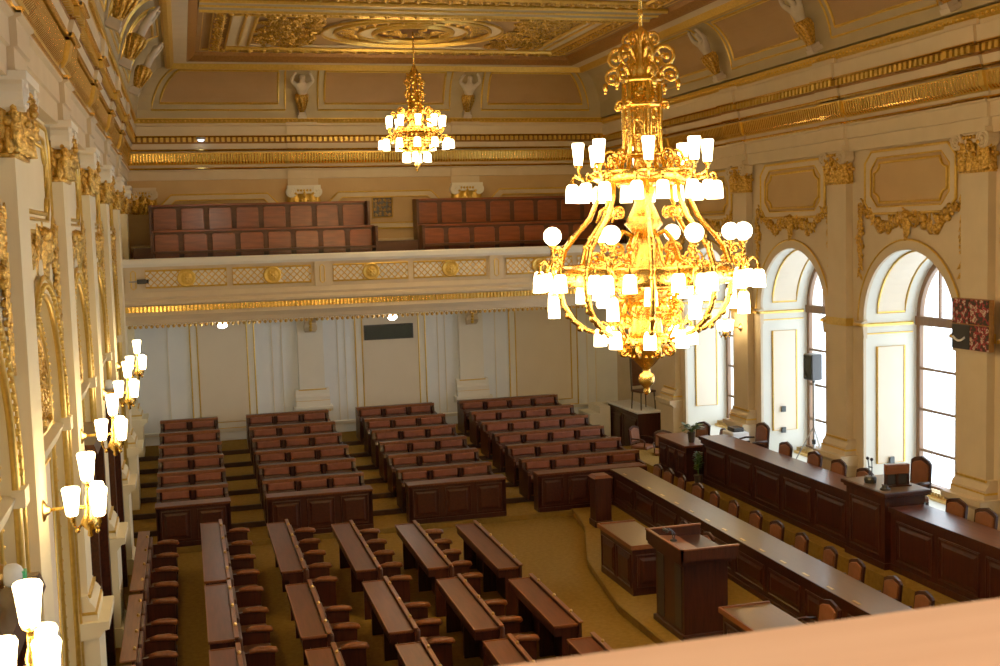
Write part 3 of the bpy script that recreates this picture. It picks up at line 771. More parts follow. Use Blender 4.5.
for s in pil:
    pr = MB(TG); pr.box(s - .17, s + .17, 4.72, 5.31, 0, .05); pr.build('parapet_pier', 'stone', gal)
    ps = MB(TG); ps.tube([(s - .05, 4.84, .05), (s - .05, 5.18, .05), (s, 5.22, .05), (s + .05, 5.18, .05), (s + .05, 4.84, .05), (s, 4.8, .05)], .014, 5, closed=True); ps.build('gilt_bead', 'goldpaint', gal)
med0 = None
for (a, b_) in zip(pil, pil[1:]):
    L0, L1 = a + .26, b_ - .26; mid = (L0 + L1) / 2
    for x0, x1 in ((L0, mid - .07), (mid + .07, L1)):
        z0, z1 = 4.83, 5.21; cx = (x0 + x1) / 2; czz = (z0 + z1) / 2
        l = MB(TG); step = .15
        k = x0 - (z1 - z0)
        while k < x1:
            for dr in (1, -1):
                p0, p1 = (k, z0 if dr > 0 else z1), (k + (z1 - z0), z1 if dr > 0 else z0)
                u0 = max(0, (x0 - p0[0]) / (p1[0] - p0[0])); u1 = min(1, (x1 - p0[0]) / (p1[0] - p0[0]))
                if u1 > u0:
                    q = lambda u: (p0[0] + u * (p1[0] - p0[0]), p0[1] + u * (p1[1] - p0[1]), .012)
                    l.tube([q(u0), q(u1)], .011, 4)
            k += step
        lat = l.build('lattice_panel', 'goldpaint', gal)
        f = MB(TG); loop_tube(f, [(x0, z0), (x1, z0), (x1, z1), (x0, z1)], .012, .024); f.build('lattice_frame', 'goldpaint', lat)
        bk = MB(TG); bk.box(x0, x1, z0, z1, 0, .004); bk.build('lattice_backing', 'white', lat)
        m = MB(lambda s_, z_, d_, cx=cx, czz=czz: (cx + s_, YG - d_, czz + z_))
        m.lathe([(.0, .05), (.10, .06), (.12, .045), (.15, .045), (.17, .06), (.2, .06), (.21, .0)], (0, 0, 0), 20)
        for i in range(8): m.leaf((0, 0), i * PI / 4, .12, .07, .055, .03)
        m.ball((0, 0, .07), .04, 6)
        m.build('medallion', 'goldpaint', gal, smooth=True)

# benches of the gallery
def gallery_pew(x0, x1, y, z0, n, h, label):
    t = thing('gallery_pew', label, 'pew', (x0, y, z0), 0, 'wooden pews in the gallery')
    L_ = x1 - x0
    fr_ = MB(); fr_.box(0, L_, -.03, .03, 0, h - .05); fr_.build('backboard', 'pewdark', t)
    r = MB(); r.box(-.02, L_ + .02, -.07, .09, h - .05, h); r.build('top_rail', 'pew', t, bevel=.012)
    s_ = MB(); s_.box(0, L_, -.5, -.03, .36, .42); s_.build('seat', 'pewdark', t)
    for x in (0, L_): e_ = MB(); e_.box(x - .03, x + .03, -.5, .05, 0, h - .02); e_.build('end_panel', 'pewdark', t)
    for i in range(n):
        a, b2 = (i + .09) * L_ / n, (i + .91) * L_ / n
        p = MB(lambda s, z, d: (s, -.03 - d, z))
        pts = [(a, .18), (b2, .18)] + [(b2 - .06 * (1 - math.cos(q)), h - .16 + .06 * math.sin(q)) for q in (0, .5, 1.0, 1.57)] + [(a + .06 * (1 - math.cos(q)), h - .16 + .06 * math.sin(q)) for q in (1.57, 1.0, .5, 0)]
        p.prism(pts, 0, .028); p.build('back_panel', 'pew', t, bevel=.012)
gallery_pew(.55, 5.87, 28.86, 5.204, 8, .92, 'front wooden pew on the gallery, beside the lamp-hung wall')
gallery_pew(.52, 5.85, 29.85, 5.724, 8, 1.04, 'rear wooden pew on the gallery, under the panel next to the lamp-hung wall')
gallery_pew(7.05, 12.4, 28.86, 5.204, 8, .90, 'front wooden pew on the gallery, behind the large chandelier')
gallery_pew(7.12, 12.4, 29.85, 5.724, 8, 1.06, 'rear wooden pew on the gallery, behind the large chandelier')
st = MB(); st.box(.1, W - .1, 28.95, YB, 4.95, 5.72); st.box(.1, W - .1, 28.0, 29.0, 4.95, 5.2); st.build('gallery_step', 'pewdark', gal)
v = thing('vent_grille', 'square dark grille with gilt frame on the wall above the gallery', 'grille', (6.375, YB, 6.6))
m = MB(); m.box(-.26, .26, -.02, -.004, -.26, .26); m.build('backing', 'black', v)
m = MB(lambda a, b, d: (a, -.02 - d, b)); loop_tube(m, [(-.26, -.26), (.26, -.26), (.26, .26), (-.26, .26)], .01, .026); m.build('frame', 'goldpaint', v)
m = MB(m.T)
for i in range(4):
    for j in range(4): m.scroll((-.18 + .12 * i, -.18 + .12 * j), .05, 1.2, .012, i + j, 1 if (i + j) % 2 else -1, .005)
m.build('scroll_grating', 'goldrel', v)
# ================================================================ raised benches at the back
def make_bench(n, wdt, label, loc):
    """one row: n upholstered backs in a wooden frame, a seat in front, a writing shelf behind"""
    t = thing('bench_row', label, 'bench', loc, 0, 'raised bench rows at the back')
    H_ = .775
    b = MB(); b.box(0, wdt, -.02, .035, 0, H_ - .04)
    b.build('backboard', 'wood', t)
    r = MB(); r.box(-.03, wdt + .03, -.07, .20, H_ - .03, H_ + .005); r.build('writing_shelf', 'wood', t, bevel=.01)
    r = MB(); r.box(-.035, wdt + .035, -.09, -.055, H_ - .045, H_ + .025); r.build('top_rail', 'edge', t, bevel=.008)
    for x in (0, wdt):
        e = MB()
        vs = [(-.50, 0), (.20, 0), (.20, H_ - .04), (-.08, H_ - .02), (-.12, .60), (-.46, .58), (-.52, .52)]
        k = len(vs); x0, x1 = x - .03, x + .03
        e.add([(x0, a, c) for a, c in vs] + [(x1, a, c) for a, c in vs], [(i, (i + 1) % k, k + (i + 1) % k, k + i) for i in range(k)] + [tuple(range(k))[::-1], tuple(range(k, 2 * k))])
        e.build('end_panel', 'wood', t)
    for i in range(n):
        a, c = (i + .08) * wdt / n, (i + .92) * wdt / n
        p = MB(); p.add([(a, -.05, .38), (c, -.05, .38), (c, -.05, .57), (a, -.05, .57), (a, -.11, .40), (c, -.11, .40), (c, -.10, .57), (a, -.10, .57)],
                        [(0, 1, 2, 3), (4, 5, 6, 7), (0, 1, 5, 4), (2, 3, 7, 6), (0, 3, 7, 4), (1, 2, 6, 5)])
        p.build('shaded_lower_back', 'leatherd', t, bevel=.02)  # backrest leather darkened: shade on its lower half put into the colour
        p = MB(); p.box(a + .015, c - .015, -.10, -.02, .575, .73); p.build('back_pad', 'leather', t, bevel=.025)
        s = MB(); s.box(a, c, -.46, -.1, .36, .44); s.build('seat', 'leatherd', t, bevel=.03)
    for i in range(1, n):
        d = MB(); x = i * wdt / n; d.box(x - .03, x + .03, -.12, -.02, .3, H_ - .04); d.build('divider', 'wood', t)
    return t
BLOCKS = [('two-seat', 2, .53, 1.31, 'block beside the lamp-hung wall'), ('three-seat', 3, 2.59, 1.98, 'block second from the lamp-hung wall'),
          ('three-seat', 3, 5.35, 1.95, 'middle block in front of the scoreboard wall'), ('four-seat', 4, 8.04, 2.63, 'wide block nearest the stepped platform')]
for bi, (nm, n, x0, wdt, where) in enumerate(BLOCKS):
    xw = wdt if bi < 3 else wdt
    x0b = x0
    root0 = None
    for k in range(1, 7):
        y = TIER(k) + .02 if k < 6 else 29.25
        lb = '%s brown bench, %s row from the front, %s' % (nm, ORD1[k - 1], ['block beside the lamp-hung wall', 'second block from the lamp-hung wall', 'block before the dark screen', 'wide block'][bi])
        dx = 0
        if bi == 3: dx = 0
        if root0 is None: root0 = t = make_bench(n, wdt, lb, (x0 + dx, y, .1 * k + .1 - .1))
        else:
            t = copy_tree(root0); t.location = (x0 + dx, y, .1 * k); t['label'] = lb
        t.location.z = .1 * k + .098
    # panelled front of the block
    wf_ = wdt if bi < 3 else 2.3
    t = thing('panelled_desk', 'dark panelled desk in front of the %s' % ['two-seat block by the lamp-hung wall', 'second block from the lamp-hung wall', 'block before the dark screen', 'wide four-seat block'][bi], 'desk', (x0, TIER(0) - .05, .1), 0, 'panelled fronts of the raised blocks')
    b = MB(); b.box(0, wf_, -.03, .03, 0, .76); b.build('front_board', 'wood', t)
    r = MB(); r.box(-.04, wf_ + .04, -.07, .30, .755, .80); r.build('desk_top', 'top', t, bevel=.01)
    sk = MB(); sk.box(-.01, wf_ + .01, -.05, .0, 0, .09); sk.build('plinth', 'wood', t)
    for i in range(n):
        a, c = (i + .1) * wf_ / n, (i + .9) * wf_ / n
        p = MB(lambda s, z, d: (s, -.03 - d, z)); P1 = [(a, .13), (c, .13), (c, .69), (a, .69)]
        p.tube([(q[0], q[1], .0) for q in P1], .016, 5, closed=True)
        p.frustum((a + .05, c - .05, .18, .64), (a + .09, c - .09, .22, .60), 0, .02)
        p.build('panel', 'woodh', t)
    for x in (0, wf_): e = MB(); e.box(x - .03, x + .03, -.03, .28, 0, .755); e.build('end_panel', 'wood', t)

# ================================================================ the bench desks on the floor
def make_floor_desk(L_, n, label, loc, top=True, group='desks on the floor', seats=True, skip=0):
    """runs along +y from its near end; x to the window side. A narrow desk top, a raised ledge with nameplate lamps, fixed seats with arm rests behind it"""
    t = thing('bench_desk' if top else 'wall_bench', label, 'desk' if top else 'bench', loc, 0, group)
    if top:
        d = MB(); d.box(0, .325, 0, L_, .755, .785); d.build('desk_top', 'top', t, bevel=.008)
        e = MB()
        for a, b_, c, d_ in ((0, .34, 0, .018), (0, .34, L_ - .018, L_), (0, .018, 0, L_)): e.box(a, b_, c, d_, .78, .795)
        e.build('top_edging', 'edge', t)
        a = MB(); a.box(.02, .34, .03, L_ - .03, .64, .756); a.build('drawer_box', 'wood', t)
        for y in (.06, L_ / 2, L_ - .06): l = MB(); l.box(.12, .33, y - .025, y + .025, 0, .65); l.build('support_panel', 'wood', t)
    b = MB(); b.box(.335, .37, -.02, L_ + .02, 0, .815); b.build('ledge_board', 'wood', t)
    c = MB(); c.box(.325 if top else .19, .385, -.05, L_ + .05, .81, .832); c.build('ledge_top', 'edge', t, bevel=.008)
    f = MB(); seats and f.box(.36, .82, -.02, L_ + .02, 0, .03)
    seats and f.build('foot_rail', 'wood', t)
    for i in range(n):
        a, c_ = (i + .1) * L_ / n, (i + .9) * L_ / n
        if not seats:
            k = MB(); k.lathe([(.0, .0), (.022, 0), (.022, .02), (.012, .035), (0, .035)], (.355, (a + c_) / 2, .832), 8); k.build('socket_lamp', 'brass', t); continue
        p = MB(); p.box(.37, .43, a, c_, .42, .76); p.build('back_pad', 'leatherd', t, bevel=.02)
        s = MB(); s.box(.43, .82, a, c_, .36, .44); s.build('seat', 'leatherd', t, bevel=.03)
        k = MB()
        k.lathe([(.0, .0), (.022, 0), (.022, .02), (.012, .035), (0, .035)], (.355, (a + c_) / 2, .832), 8); k.build('socket_lamp', 'brass', t)
    for i in range((n + 1 - skip) if seats else 0):
        y = i * L_ / n
        m = MB(); m.tube([(.50, y, .60), (.60, y, .615), (.74, y, .61), (.83, y, .59), (.85, y, .56)], [.03, .042, .046, .044, .025], 7)
        m.v = [(x, y + (yy - y) * 1.15, z) for x, yy, z in m.v]
        m.build('arm_rest', 'edge', t, smooth=True)
        q = MB(); q.box(.42, .82, y - .018, y + .018, .03, .59); q.build('arm_panel', 'wood', t)
    return t
COLS = [(1.29, [(17.45, 21.15, 4), (14.75, 17.25, 3), (11.6, 14.45, 4)]), (2.43, [(17.55, 20.7, 4), (14.5, 16.85, 3), (11.3, 14.05, 4)]),
        (3.52, [(17.2, 20.2, 4), (14.3, 16.6, 3), (11.1, 13.85, 4)]), (4.58, [(16.93, 19.75, 4), (14.02, 16.33, 3), (10.9, 13.6, 4)]),
        (5.58, [(16.53, 19.35, 4), (13.8, 15.96, 3), (10.6, 13.3, 4)])]
rown = ['far row', 'middle row', 'row next to the ledge']
coln = ['first', 'second', 'third', 'fourth', 'fifth']
for ci, (x, rows) in enumerate(COLS):
    for ri, (y0, y1, n) in enumerate(rows):
        make_floor_desk(y1 - y0, n, 'narrow desk %s, %s, %s file from the lamps' % ('with fixed seats' if ci < 4 else 'without seats', rown[ri], coln[ci]), (x, y0, 0), seats=ci < 4, skip=1 if ri else 0)
for ri, (y0, y1, n) in enumerate(((17.3, 20.75, 4), (14.35, 17.0, 4), (11.4, 14.1, 4))):
    make_floor_desk(y1 - y0, n, 'wooden wall bench with arm rests under the lamps, ' + ['ending at the raised two-seat block', 'middle one of three', 'nearest the big lit wall lamp'][ri], (.05, y0, 0), top=False, group='wall benches', skip=1 if ri else 0)

# ================================================================ chairs
def make_chair(label, loc, rz, lea='leathert', big=False, group='leather chairs'):
    """faces -x; seat .45; curved peaked back"""
    t = thing('leather_chair', label, 'chair', loc, rz, group)
    k = 1.12 if big else 1.0
    w = .46 * k; hb = .93
    s = MB(); s.box(-.24, .22, -w / 2, w / 2, .40, .48); s.build('seat', lea, t, bevel=.03)
    def back(x, y, z): return (.22 + .10 * (z - .45) + .18 * y * y * 0 - .25 * y * y, y, z)
    b = MB(lambda y, z, d: (back(0, y, z)[0] + d, y, z))
    pk = [(-w / 2, .5), (w / 2, .5), (w / 2, hb - .07), (w * .34, hb - .035), (0, hb), (-w * .34, hb - .035), (-w / 2, hb - .07)]
    pi = [(-w / 2 + .045, .56), (w / 2 - .045, .56), (w / 2 - .045, hb - .11), (w * .29, hb - .082), (0, hb - .05), (-w * .29, hb - .082), (-w / 2 + .045, hb - .11)]
    b.prism(pk, 0, .035); b.build('back_frame', 'wood', t)
    p = MB(b.T); p.prism(pi, -.025, .05); p.build('back_pad', lea, t, bevel=.01)
    for x, y in ((-.2, -1), (-.2, 1), (.2, -1), (.2, 1)):
        l = MB(); l.add([(x + a * .022, y * (w / 2 - .04) + c * .022, .41) for a, c in ((-1, -1), (1, -1), (1, 1), (-1, 1))] + [(x * 1.08 + a * .015, y * (w / 2 - .03) + c * .015, 0) for a, c in ((-1, -1), (1, -1), (1, 1), (-1, 1))],
              [(0, 1, 2, 3), (4, 5, 6, 7), (0, 1, 5, 4), (1, 2, 6, 5), (2, 3, 7, 6), (3, 0, 4, 7)]); l.build('leg', 'wood', t)
    for y in (-1, 1):
        a = MB(); a.tube([(.2, y * w / 2, .64), (.0, y * (w / 2 + .02), .65), (-.16, y * (w / 2 + .01), .63), (-.19, y * w / 2, .59), (-.17, y * w / 2, .45)], .018, 6)
        a.build('arm_rest', 'wood', t, smooth=True)
    return t
ch0 = make_chair('leather chair behind the long table, first from the corner post', (10.2, 21.86, .15), 0, group='chairs behind the long table')
ch0.scale = (1, .84, .92)
for i, y in enumerate((21.28, 20.66, 19.87, 19.18, 18.4, 17.55, 16.8, 16.02, 15.18, 14.45, 13.55, 12.85)):
    c = copy_tree(ch0); c.location = (10.2 - .007 * i, y, .15); c['label'] = 'leather chair behind the long table, %s from the corner post' % ORD1[i + 1]
    c.rotation_euler.z = random.Random(i).uniform(-.12, .12)
pc = [('large leather armchair at the far end of the presidium desk', 21.0, 1), ('leather chair at the presidium desk, first after the big far armchair', 19.55, 0), ('leather chair at the presidium desk, in front of the speaker tripod', 18.5, 0),
      ('leather chair at the presidium desk by the pilaster between the two windows', 17.7, 0), ('low leather chair half hidden behind the raised rostrum box', 16.9, 0)]
for lb, y, big in pc:
    c = copy_tree(ch0); c.scale = (1, 1, 1.06); c.location = (12.17 if big else 11.85, y, .748); c['label'] = lb; c['group'] = 'chairs behind the presidium desk'
    if big: c.scale = (.9, 1.15, 1.2)
c = copy_tree(ch0); c.location = (12.5, 16.2, .748); c.scale = (.8, 1.15, 1.36); c['label'] = 'tall leather armchair behind the raised rostrum box'; c['group'] = 'chairs behind the presidium desk'
for y, lb in ((14.5, 'leather chair at the presidium desk, right after the rostrum box by the bright window'), (13.85, 'leather chair at the presidium desk, under the red wall hanging')):
    c = copy_tree(ch0); c.scale = (1, 1, 1.06); c.location = (11.85, y, .748); c['label'] = lb; c['group'] = 'chairs behind the presidium desk'
for (x, y, z, r), lb in zip(((8.62, 17.1, .15, .0), (8.68, 16.32, .15, .0), (8.66, 12.75, .15, .0), (11.75, 25.8, .15, 2.2), (11.9, 24.9, .15, 1.2), (12.1, 23.6, .55, .3), (12.1, 22.75, .55, -.2)),
        ('leather chair at the small desk beside the lectern', 'leather chair half hidden behind the lectern', 'leather chair at the small desk under the wooden ledge', 'leather chair in front of the white-topped platform, nearer the wide bench block', 'leather chair turned sideways beside the desk with plants', 'chair behind the desk with plants, toward the platform', 'chair behind the desk with plants, beside the white device')):
    c = copy_tree(ch0); c.scale = (1, .95, 1); c.location = (x, y, z); c.rotation_euler.z = r; c['label'] = lb; c['group'] = 'single leather chairs'

# ================================================================ long table, lectern, small desks, presidium
def panelled(mb_name, T, s0, s1, z0, z1, n, root, m='wood'):
    p = MB(T)
    for i in range(n):
        a = s0 + (i + .07) * (s1 - s0) / n; c = s0 + (i + .93) * (s1 - s0) / n
        p.tube([(a, z0 + .1, 0), (c, z0 + .1, 0), (c, z1 - .1, 0), (a, z1 - .1, 0)], .018, 5, closed=True)
        p.frustum((a + .05, c - .05, z0 + .15, z1 - .15), (a + .1, c - .1, z0 + .2, z1 - .2), 0, .018)
    return p.build(mb_name, m, root)
t = thing('long_table', 'long dark table with a pale polished top running in front of the presidium', 'table', (9.56, 22.2, .15), -.017)
LT = 11.2
b = MB(); b.box(.06, .10, -LT, 0, 0, .70); b.box(.06, .52, -.04, 0, 0, .70); b.build('front_board', 'wood', t)
b = MB(); b.box(0, .62, -LT, .02, .715, .75); b.build('table_top', 'pale_top', t, bevel=.008)
b = MB(); b.box(-.015, .0, -LT, .035, .70, .755); b.box(.02, .1, -LT, 0, .62, .70); b.box(.03, .1, -LT, 0, 0, .08); b.build('edge_moulding', 'wood', t)
panelled('panel', lambda s, z, d: (.06 - d, -s, z), .05, LT - .05, .06, .64, 10, t)
for i in range(16):
    y = -.6 - i * .66; m = MB(); m.box(.06, .10, y - .08, y + .08, .75, .756); m.build('name_plate', 'brass', t)
t = thing('corner_post', 'tall narrow dark wooden pedestal with pale top at the far end of the long table', 'pedestal', (8.6, 20.55, .15))
b = MB(); b.box(.02, .34, .02, .34, .1, .95); b.build('post_body', 'wood', t)
b = MB(); b.box(0, .36, 0, .36, 0, .12); b.build('foot', 'wood', t, bevel=.01)
b = MB(); b.frustum((-.01, .37, -.01, .37), (.05, .31, .05, .31), .95, 1.0); b.build('pale_cap', 'edge', t)

t = thing('lectern', 'square dark wooden lectern with a rimmed open top', 'lectern', (7.6, 14.3, .15))
b = MB(); b.box(.04, .70, .05, 1.02, .08, 1.10); b.build('body', 'wood', t)
b = MB(); b.box(.0, .74, 0, 1.07, 0, .09); b.build('plinth', 'wood', t, bevel=.015)
b = MB(); b.box(.0, .74, .0, 1.07, 1.08, 1.13); b.box(-.04, .78, -.06, 1.13, 1.12, 1.18); b.build('top_moulding', 'wood', t)
b = MB()
for q in ((-.05, .80, -.09, -.06, 1.16, 1.32), (-.05, .80, 1.13, 1.16, 1.16, 1.32), (-.05, -.02, -.09, 1.16, 1.16, 1.32), (.30, .33, -.09, 1.16, 1.16, 1.19)): b.box(*q)
b.build('reading_rim', 'wood', t)
b = MB()
for q in ((-.06, .81, -.1, -.055, 1.315, 1.335), (-.06, .81, 1.125, 1.17, 1.315, 1.335), (-.06, -.015, -.1, 1.17, 1.315, 1.335)): b.box(*q)
b.build('rim_edge', 'edge', t)
b = MB(); b.add([(-.02, -.06, 1.24), (.42, -.06, 1.19), (.42, 1.13, 1.19), (-.02, 1.13, 1.24), (-.02, -.06, 1.17), (.42, -.06, 1.17), (.42, 1.13, 1.17), (-.02, 1.13, 1.17)], [(0, 1, 2, 3), (4, 5, 6, 7), (0, 1, 5, 4), (1, 2, 6, 5), (2, 3, 7, 6), (3, 0, 4, 7)]); b.build('reading_slope', 'edge', t)
b = MB()
for y in (.12, .72): b.box(.03, .045, y, y + .22, .14, 1.04)
b.build('sunk_panel', 'black', t)
t = thing('microphone', 'black twin gooseneck microphone on the lectern', 'microphone', (7.78, 15.0, 1.392))
b = MB(); b.lathe([(.05, 0), (.05, .02), (.02, .03), (0, .03)], (0, 0, 0), 10); b.build('base', 'black', t)
for dy in (-.05, .05):
    g = MB(); g.tube([(0, dy * .3, .02), (-.0, dy, .12), (-.05, dy, .18), (-.1, dy, .17)], .008, 5); g.build('gooseneck', 'black', t)
    g = MB(); g.ball((-.12, dy, .165), .028, 8); g.build('head', 'black', t)
def small_desk(x, y, wx, wy, label):
    t = thing('small_desk', label, 'desk', (x, y, .15))
    b = MB(); b.box(.03, wx - .1, .04, wy - .04, 0, .75); b.build('body', 'wood', t)
    b = MB(); b.box(0, wx, 0, wy, .75, .79); b.build('desk_top', 'pale_top', t, bevel=.006)
    b = MB()
    for q in ((-.01, .02, -.01, wy + .01), (0, wx, -.015, .01), (0, wx, wy - .01, wy + .015)): b.box(q[0], q[1], q[2], q[3], .745, .815)
    b.build('rim', 'edge', t)
    panelled('panel', lambda s, z, d: (.03 - d, s, z), .06, wy - .06, .02, .74, 2, t)
    panelled('side_panel', lambda s, z, d: (s, .04 - d, z), .06, wx - .12, .02, .74, 1, t)
small_desk(7.69, 16.4, .66, 1.5, 'small dark desk with pale top between lectern and corner post')
small_desk(7.66, 11.8, .72, 1.5, 'small dark desk with pale top, half hidden by the ledge')

t = thing('presidium_desk', 'very long raised dark panelled presidium desk along the windows', 'desk', (11.42, 11.0, .55))
Yl = lambda y: y - 11.0
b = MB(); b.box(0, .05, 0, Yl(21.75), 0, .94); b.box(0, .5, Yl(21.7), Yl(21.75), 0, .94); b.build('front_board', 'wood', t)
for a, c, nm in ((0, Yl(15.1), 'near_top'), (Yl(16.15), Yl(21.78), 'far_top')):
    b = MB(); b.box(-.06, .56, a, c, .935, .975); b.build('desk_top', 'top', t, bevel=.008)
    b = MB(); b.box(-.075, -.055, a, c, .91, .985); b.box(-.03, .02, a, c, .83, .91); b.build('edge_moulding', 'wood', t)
b = MB(); b.box(-.025, 0, 0, Yl(21.75), 0, .1); b.build('plinth', 'wood', t)
panelled('panel', lambda s, z, d: (-d, s, z), Yl(16.3), Yl(21.7), .08, .88, 5, t)
panelled('panel', lambda s, z, d: (-d, s, z), 0, Yl(15.05), .08, .88, 4, t)
b = MB(); b.box(-.1, .6, Yl(15.14), Yl(16.2), 0, 1.15); b.build('rostrum_box', 'wood', t)
b = MB(); b.box(-.13, .63, Yl(15.1), Yl(16.24), 1.1, 1.14); b.box(-.16, .67, Yl(15.06), Yl(16.28), 1.14, 1.2); b.build('rostrum_cornice', 'woodh', t, bevel=.01)
b = MB(); b.box(-.13, .64, Yl(15.1), Yl(16.24), 1.2, 1.205); b.build('rostrum_top', 'pale_top', t)
panelled('panel', lambda s, z, d: (-.1 - d, s, z), Yl(15.2), Yl(16.15), .1, 1.08, 1, t)
b = MB(); b.box(-.12, .62, Yl(15.12), Yl(16.22), 0, .1); b.build('rostrum_plinth', 'wood', t)

# things on the rostrum box
ZR = 1.757
t = thing('document_stand', 'brown wooden twin holder with dark openings on the rostrum box', 'stand', (11.74, 15.42, ZR), PI / 2 - .15); t.scale = (.8, .8, .85)
b = MB(); b.box(0, .12, -.24, .24, .22, .40); b.build('crossboard', 'edge', t, bevel=.01)
for y in (-.22, .0, .22): b = MB(); b.box(.02, .10, y - .02, y + .02, 0, .23); b.build('upright', 'wood', t)
b = MB()
for y in (-.11, .11): b.box(.05, .07, y - .085, y + .085, .02, .22)
b.build('dark_screen', 'black', t)
b = MB(); b.box(-.04, .16, -.26, .26, 0, .022); b.build('base', 'wood', t)
t = thing('desk_microphone', 'black twin stalk microphone on a round base on the rostrum box', 'microphone', (11.5, 15.8, ZR))
b = MB(); b.lathe([(.09, 0), (.10, .06), (.085, .10), (0, .11)], (0, 0, 0), 12); b.build('base', 'black', t)
for dy in (-.035, .035):
    b = MB(); b.tube([(0, dy, .1), (-.0, dy * 1.2, .25), (-.01, dy * 1.5, .36)], .009, 5); b.build('stalk', 'black', t)
    b = MB(); b.ball((-.015, dy * 1.6, .38), .028, 8); b.build('head', 'black', t)
b = MB(); b.box(-.01, .01, -.05, .05, .24, .255); b.build('clip', 'black', t)
t = thing('desk_bell', 'small dark round inkstand at the edge of the rostrum box', 'desk accessory', (11.42, 15.28, ZR))
b = MB(); b.lathe([(.08, 0), (.08, .02), (.05, .04), (.04, .07), (0, .08)], (0, 0, 0), 12); b.build('inkstand_bowl', 'black', t)

# plant desk beside the presidium
t = thing('side_desk', 'dark panelled desk with plants beside the far end of the presidium', 'desk', (11.14, 21.95, .55))
b = MB(); b.box(0, .5, 0, 1.45, 0, .72); b.build('body', 'wood', t)
b = MB(); b.box(-.05, .6, -.05, 1.5, .72, .765); b.build('desk_top', 'top', t, bevel=.008)
panelled('panel', lambda s, z, d: (-d, s, z), .03, 1.42, .03, .70, 3, t)
def plant(name, label, loc, h, r, n, seed, pot=.12):
    rnd = random.Random(seed)
    t = thing(name, label, 'plant', loc)
    b = MB(); b.lathe([(pot * .75, 0), (pot, .2), (pot * 1.08, .2), (pot * 1.08, .23), (pot * .9, .23), (0, .21)], (0, 0, 0), 12); b.build('flower_pot', 'pot', t)
    st = MB(); lf_ = MB()
    for i in range(n):
        a = rnd.uniform(0, 6.28); q = r * rnd.uniform(.3, 1); hh = .22 + h * rnd.uniform(.35, 1)
        P = [(0, 0, .2), (q * .4 * math.cos(a), q * .4 * math.sin(a), .2 + (hh - .2) * .7), (q * math.cos(a), q * math.sin(a), hh)]
        st.tube(P, .006, 4)
        for j in range(3):
            c = Vector(P[1]).lerp(Vector(P[2]), .3 + .35 * j); b2 = a + rnd.uniform(-1.2, 1.2); ln = rnd.uniform(.10, .17) if r > .1 else rnd.uniform(.07, .12)
            d = Vector((math.cos(b2), math.sin(b2), rnd.uniform(-.5, .6))).normalized() * ln; sd = d.cross(Vector((0, 0, 1))).normalized() * ln * .24
            lf_.add([tuple(c), tuple(c + d * .5 + sd), tuple(c + d), tuple(c + d * .5 - sd)], [(0, 1, 2, 3)])
    st.build('stems', 'leaf', t); lf_.build('leaves', 'leaf', t)
    return t
plant('potted_plant', 'leafy green plant in a dark pot at the end of the presidium', (11.2, 21.5, .552), .5, .05, 46, 3, .09)
plant('potted_plant', 'bushy green plant standing on the side desk', (11.4, 22.25, 1.317), .16, .2, 26, 8, .08)
t = thing('printer', 'pale grey office device behind the far end of the presidium', 'printer', (12.25, 21.9, .55))
b = MB(); b.box(-.2, .2, -.25, .25, 0, .82); b.build('stand', 'wood', t)
b = MB(); b.box(-.19, .19, -.24, .24, .82, 1.0); b.build('body', 'cloth', t, bevel=.02)
b = MB(); b.box(-.12, .12, -.15, .15, 1.0, 1.09); b.build('lid', 'black', t, bevel=.015)

# stepped platform with the tall chair in the last window
t = thing('wooden_platform', 'dark panelled box platform with white top in front of the last window', 'platform', (12.22, 27.25, 0))
b = MB(); b.box(0, .62, 0, 2.15, 0, 1.14); b.build('body', 'wood', t)
b = MB(); b.box(-.03, .66, -.03, 2.18, 1.14, 1.18); b.build('white_top', 'cloth', t)
panelled('panel', lambda s, z, d: (-d, s, z), 0, 2.15, .05, 1.1, 2, t)
t = thing('tall_chair', 'tall dark high-backed chair standing on the white-topped platform', 'chair', (12.58, 27.75, 1.181), .2)
for x, y in ((-.2, -.2), (.2, -.2), (-.2, .2), (.2, .2)):
    b = MB(); b.tube([(x * 1.1, y * 1.1, 0), (x, y, .45)], [.016, .022], 6); b.build('leg', 'pot', t)
b = MB(); b.box(-.24, .24, -.24, .24, .44, .5); b.build('seat', 'leatherd', t, bevel=.02)
b = MB()
for x in (-.21, .21): b.tube([(x, .22, .45), (x * .95, .27, .9), (x * .85, .32, 1.42)], .022, 6)
b.tube([(-.18, .32, 1.42), (0, .33, 1.48), (.18, .32, 1.42)], .024, 6)
b.build('back_frame', 'pot', t)
b = MB(lambda x, z, d: (x, .235 + .09 * (z - .5) - d, z)); b.prism([(-.17, .58), (.17, .58), (.15, 1.36), (0, 1.41), (-.15, 1.36)], -.01, .02); b.build('back_pad', 'leatherd', t)
t = thing('step_block', 'cream painted steps at the wall beside the white-topped platform', 'steps', (11.55, 29.05, 0))
b = MB(); b.box(0, .3, 0, .9, 0, .92); b.build('lower_step', 'white', t)
b = MB(); b.box(.3, .6, 0, .9, 0, 1.1); b.build('upper_step', 'white', t)

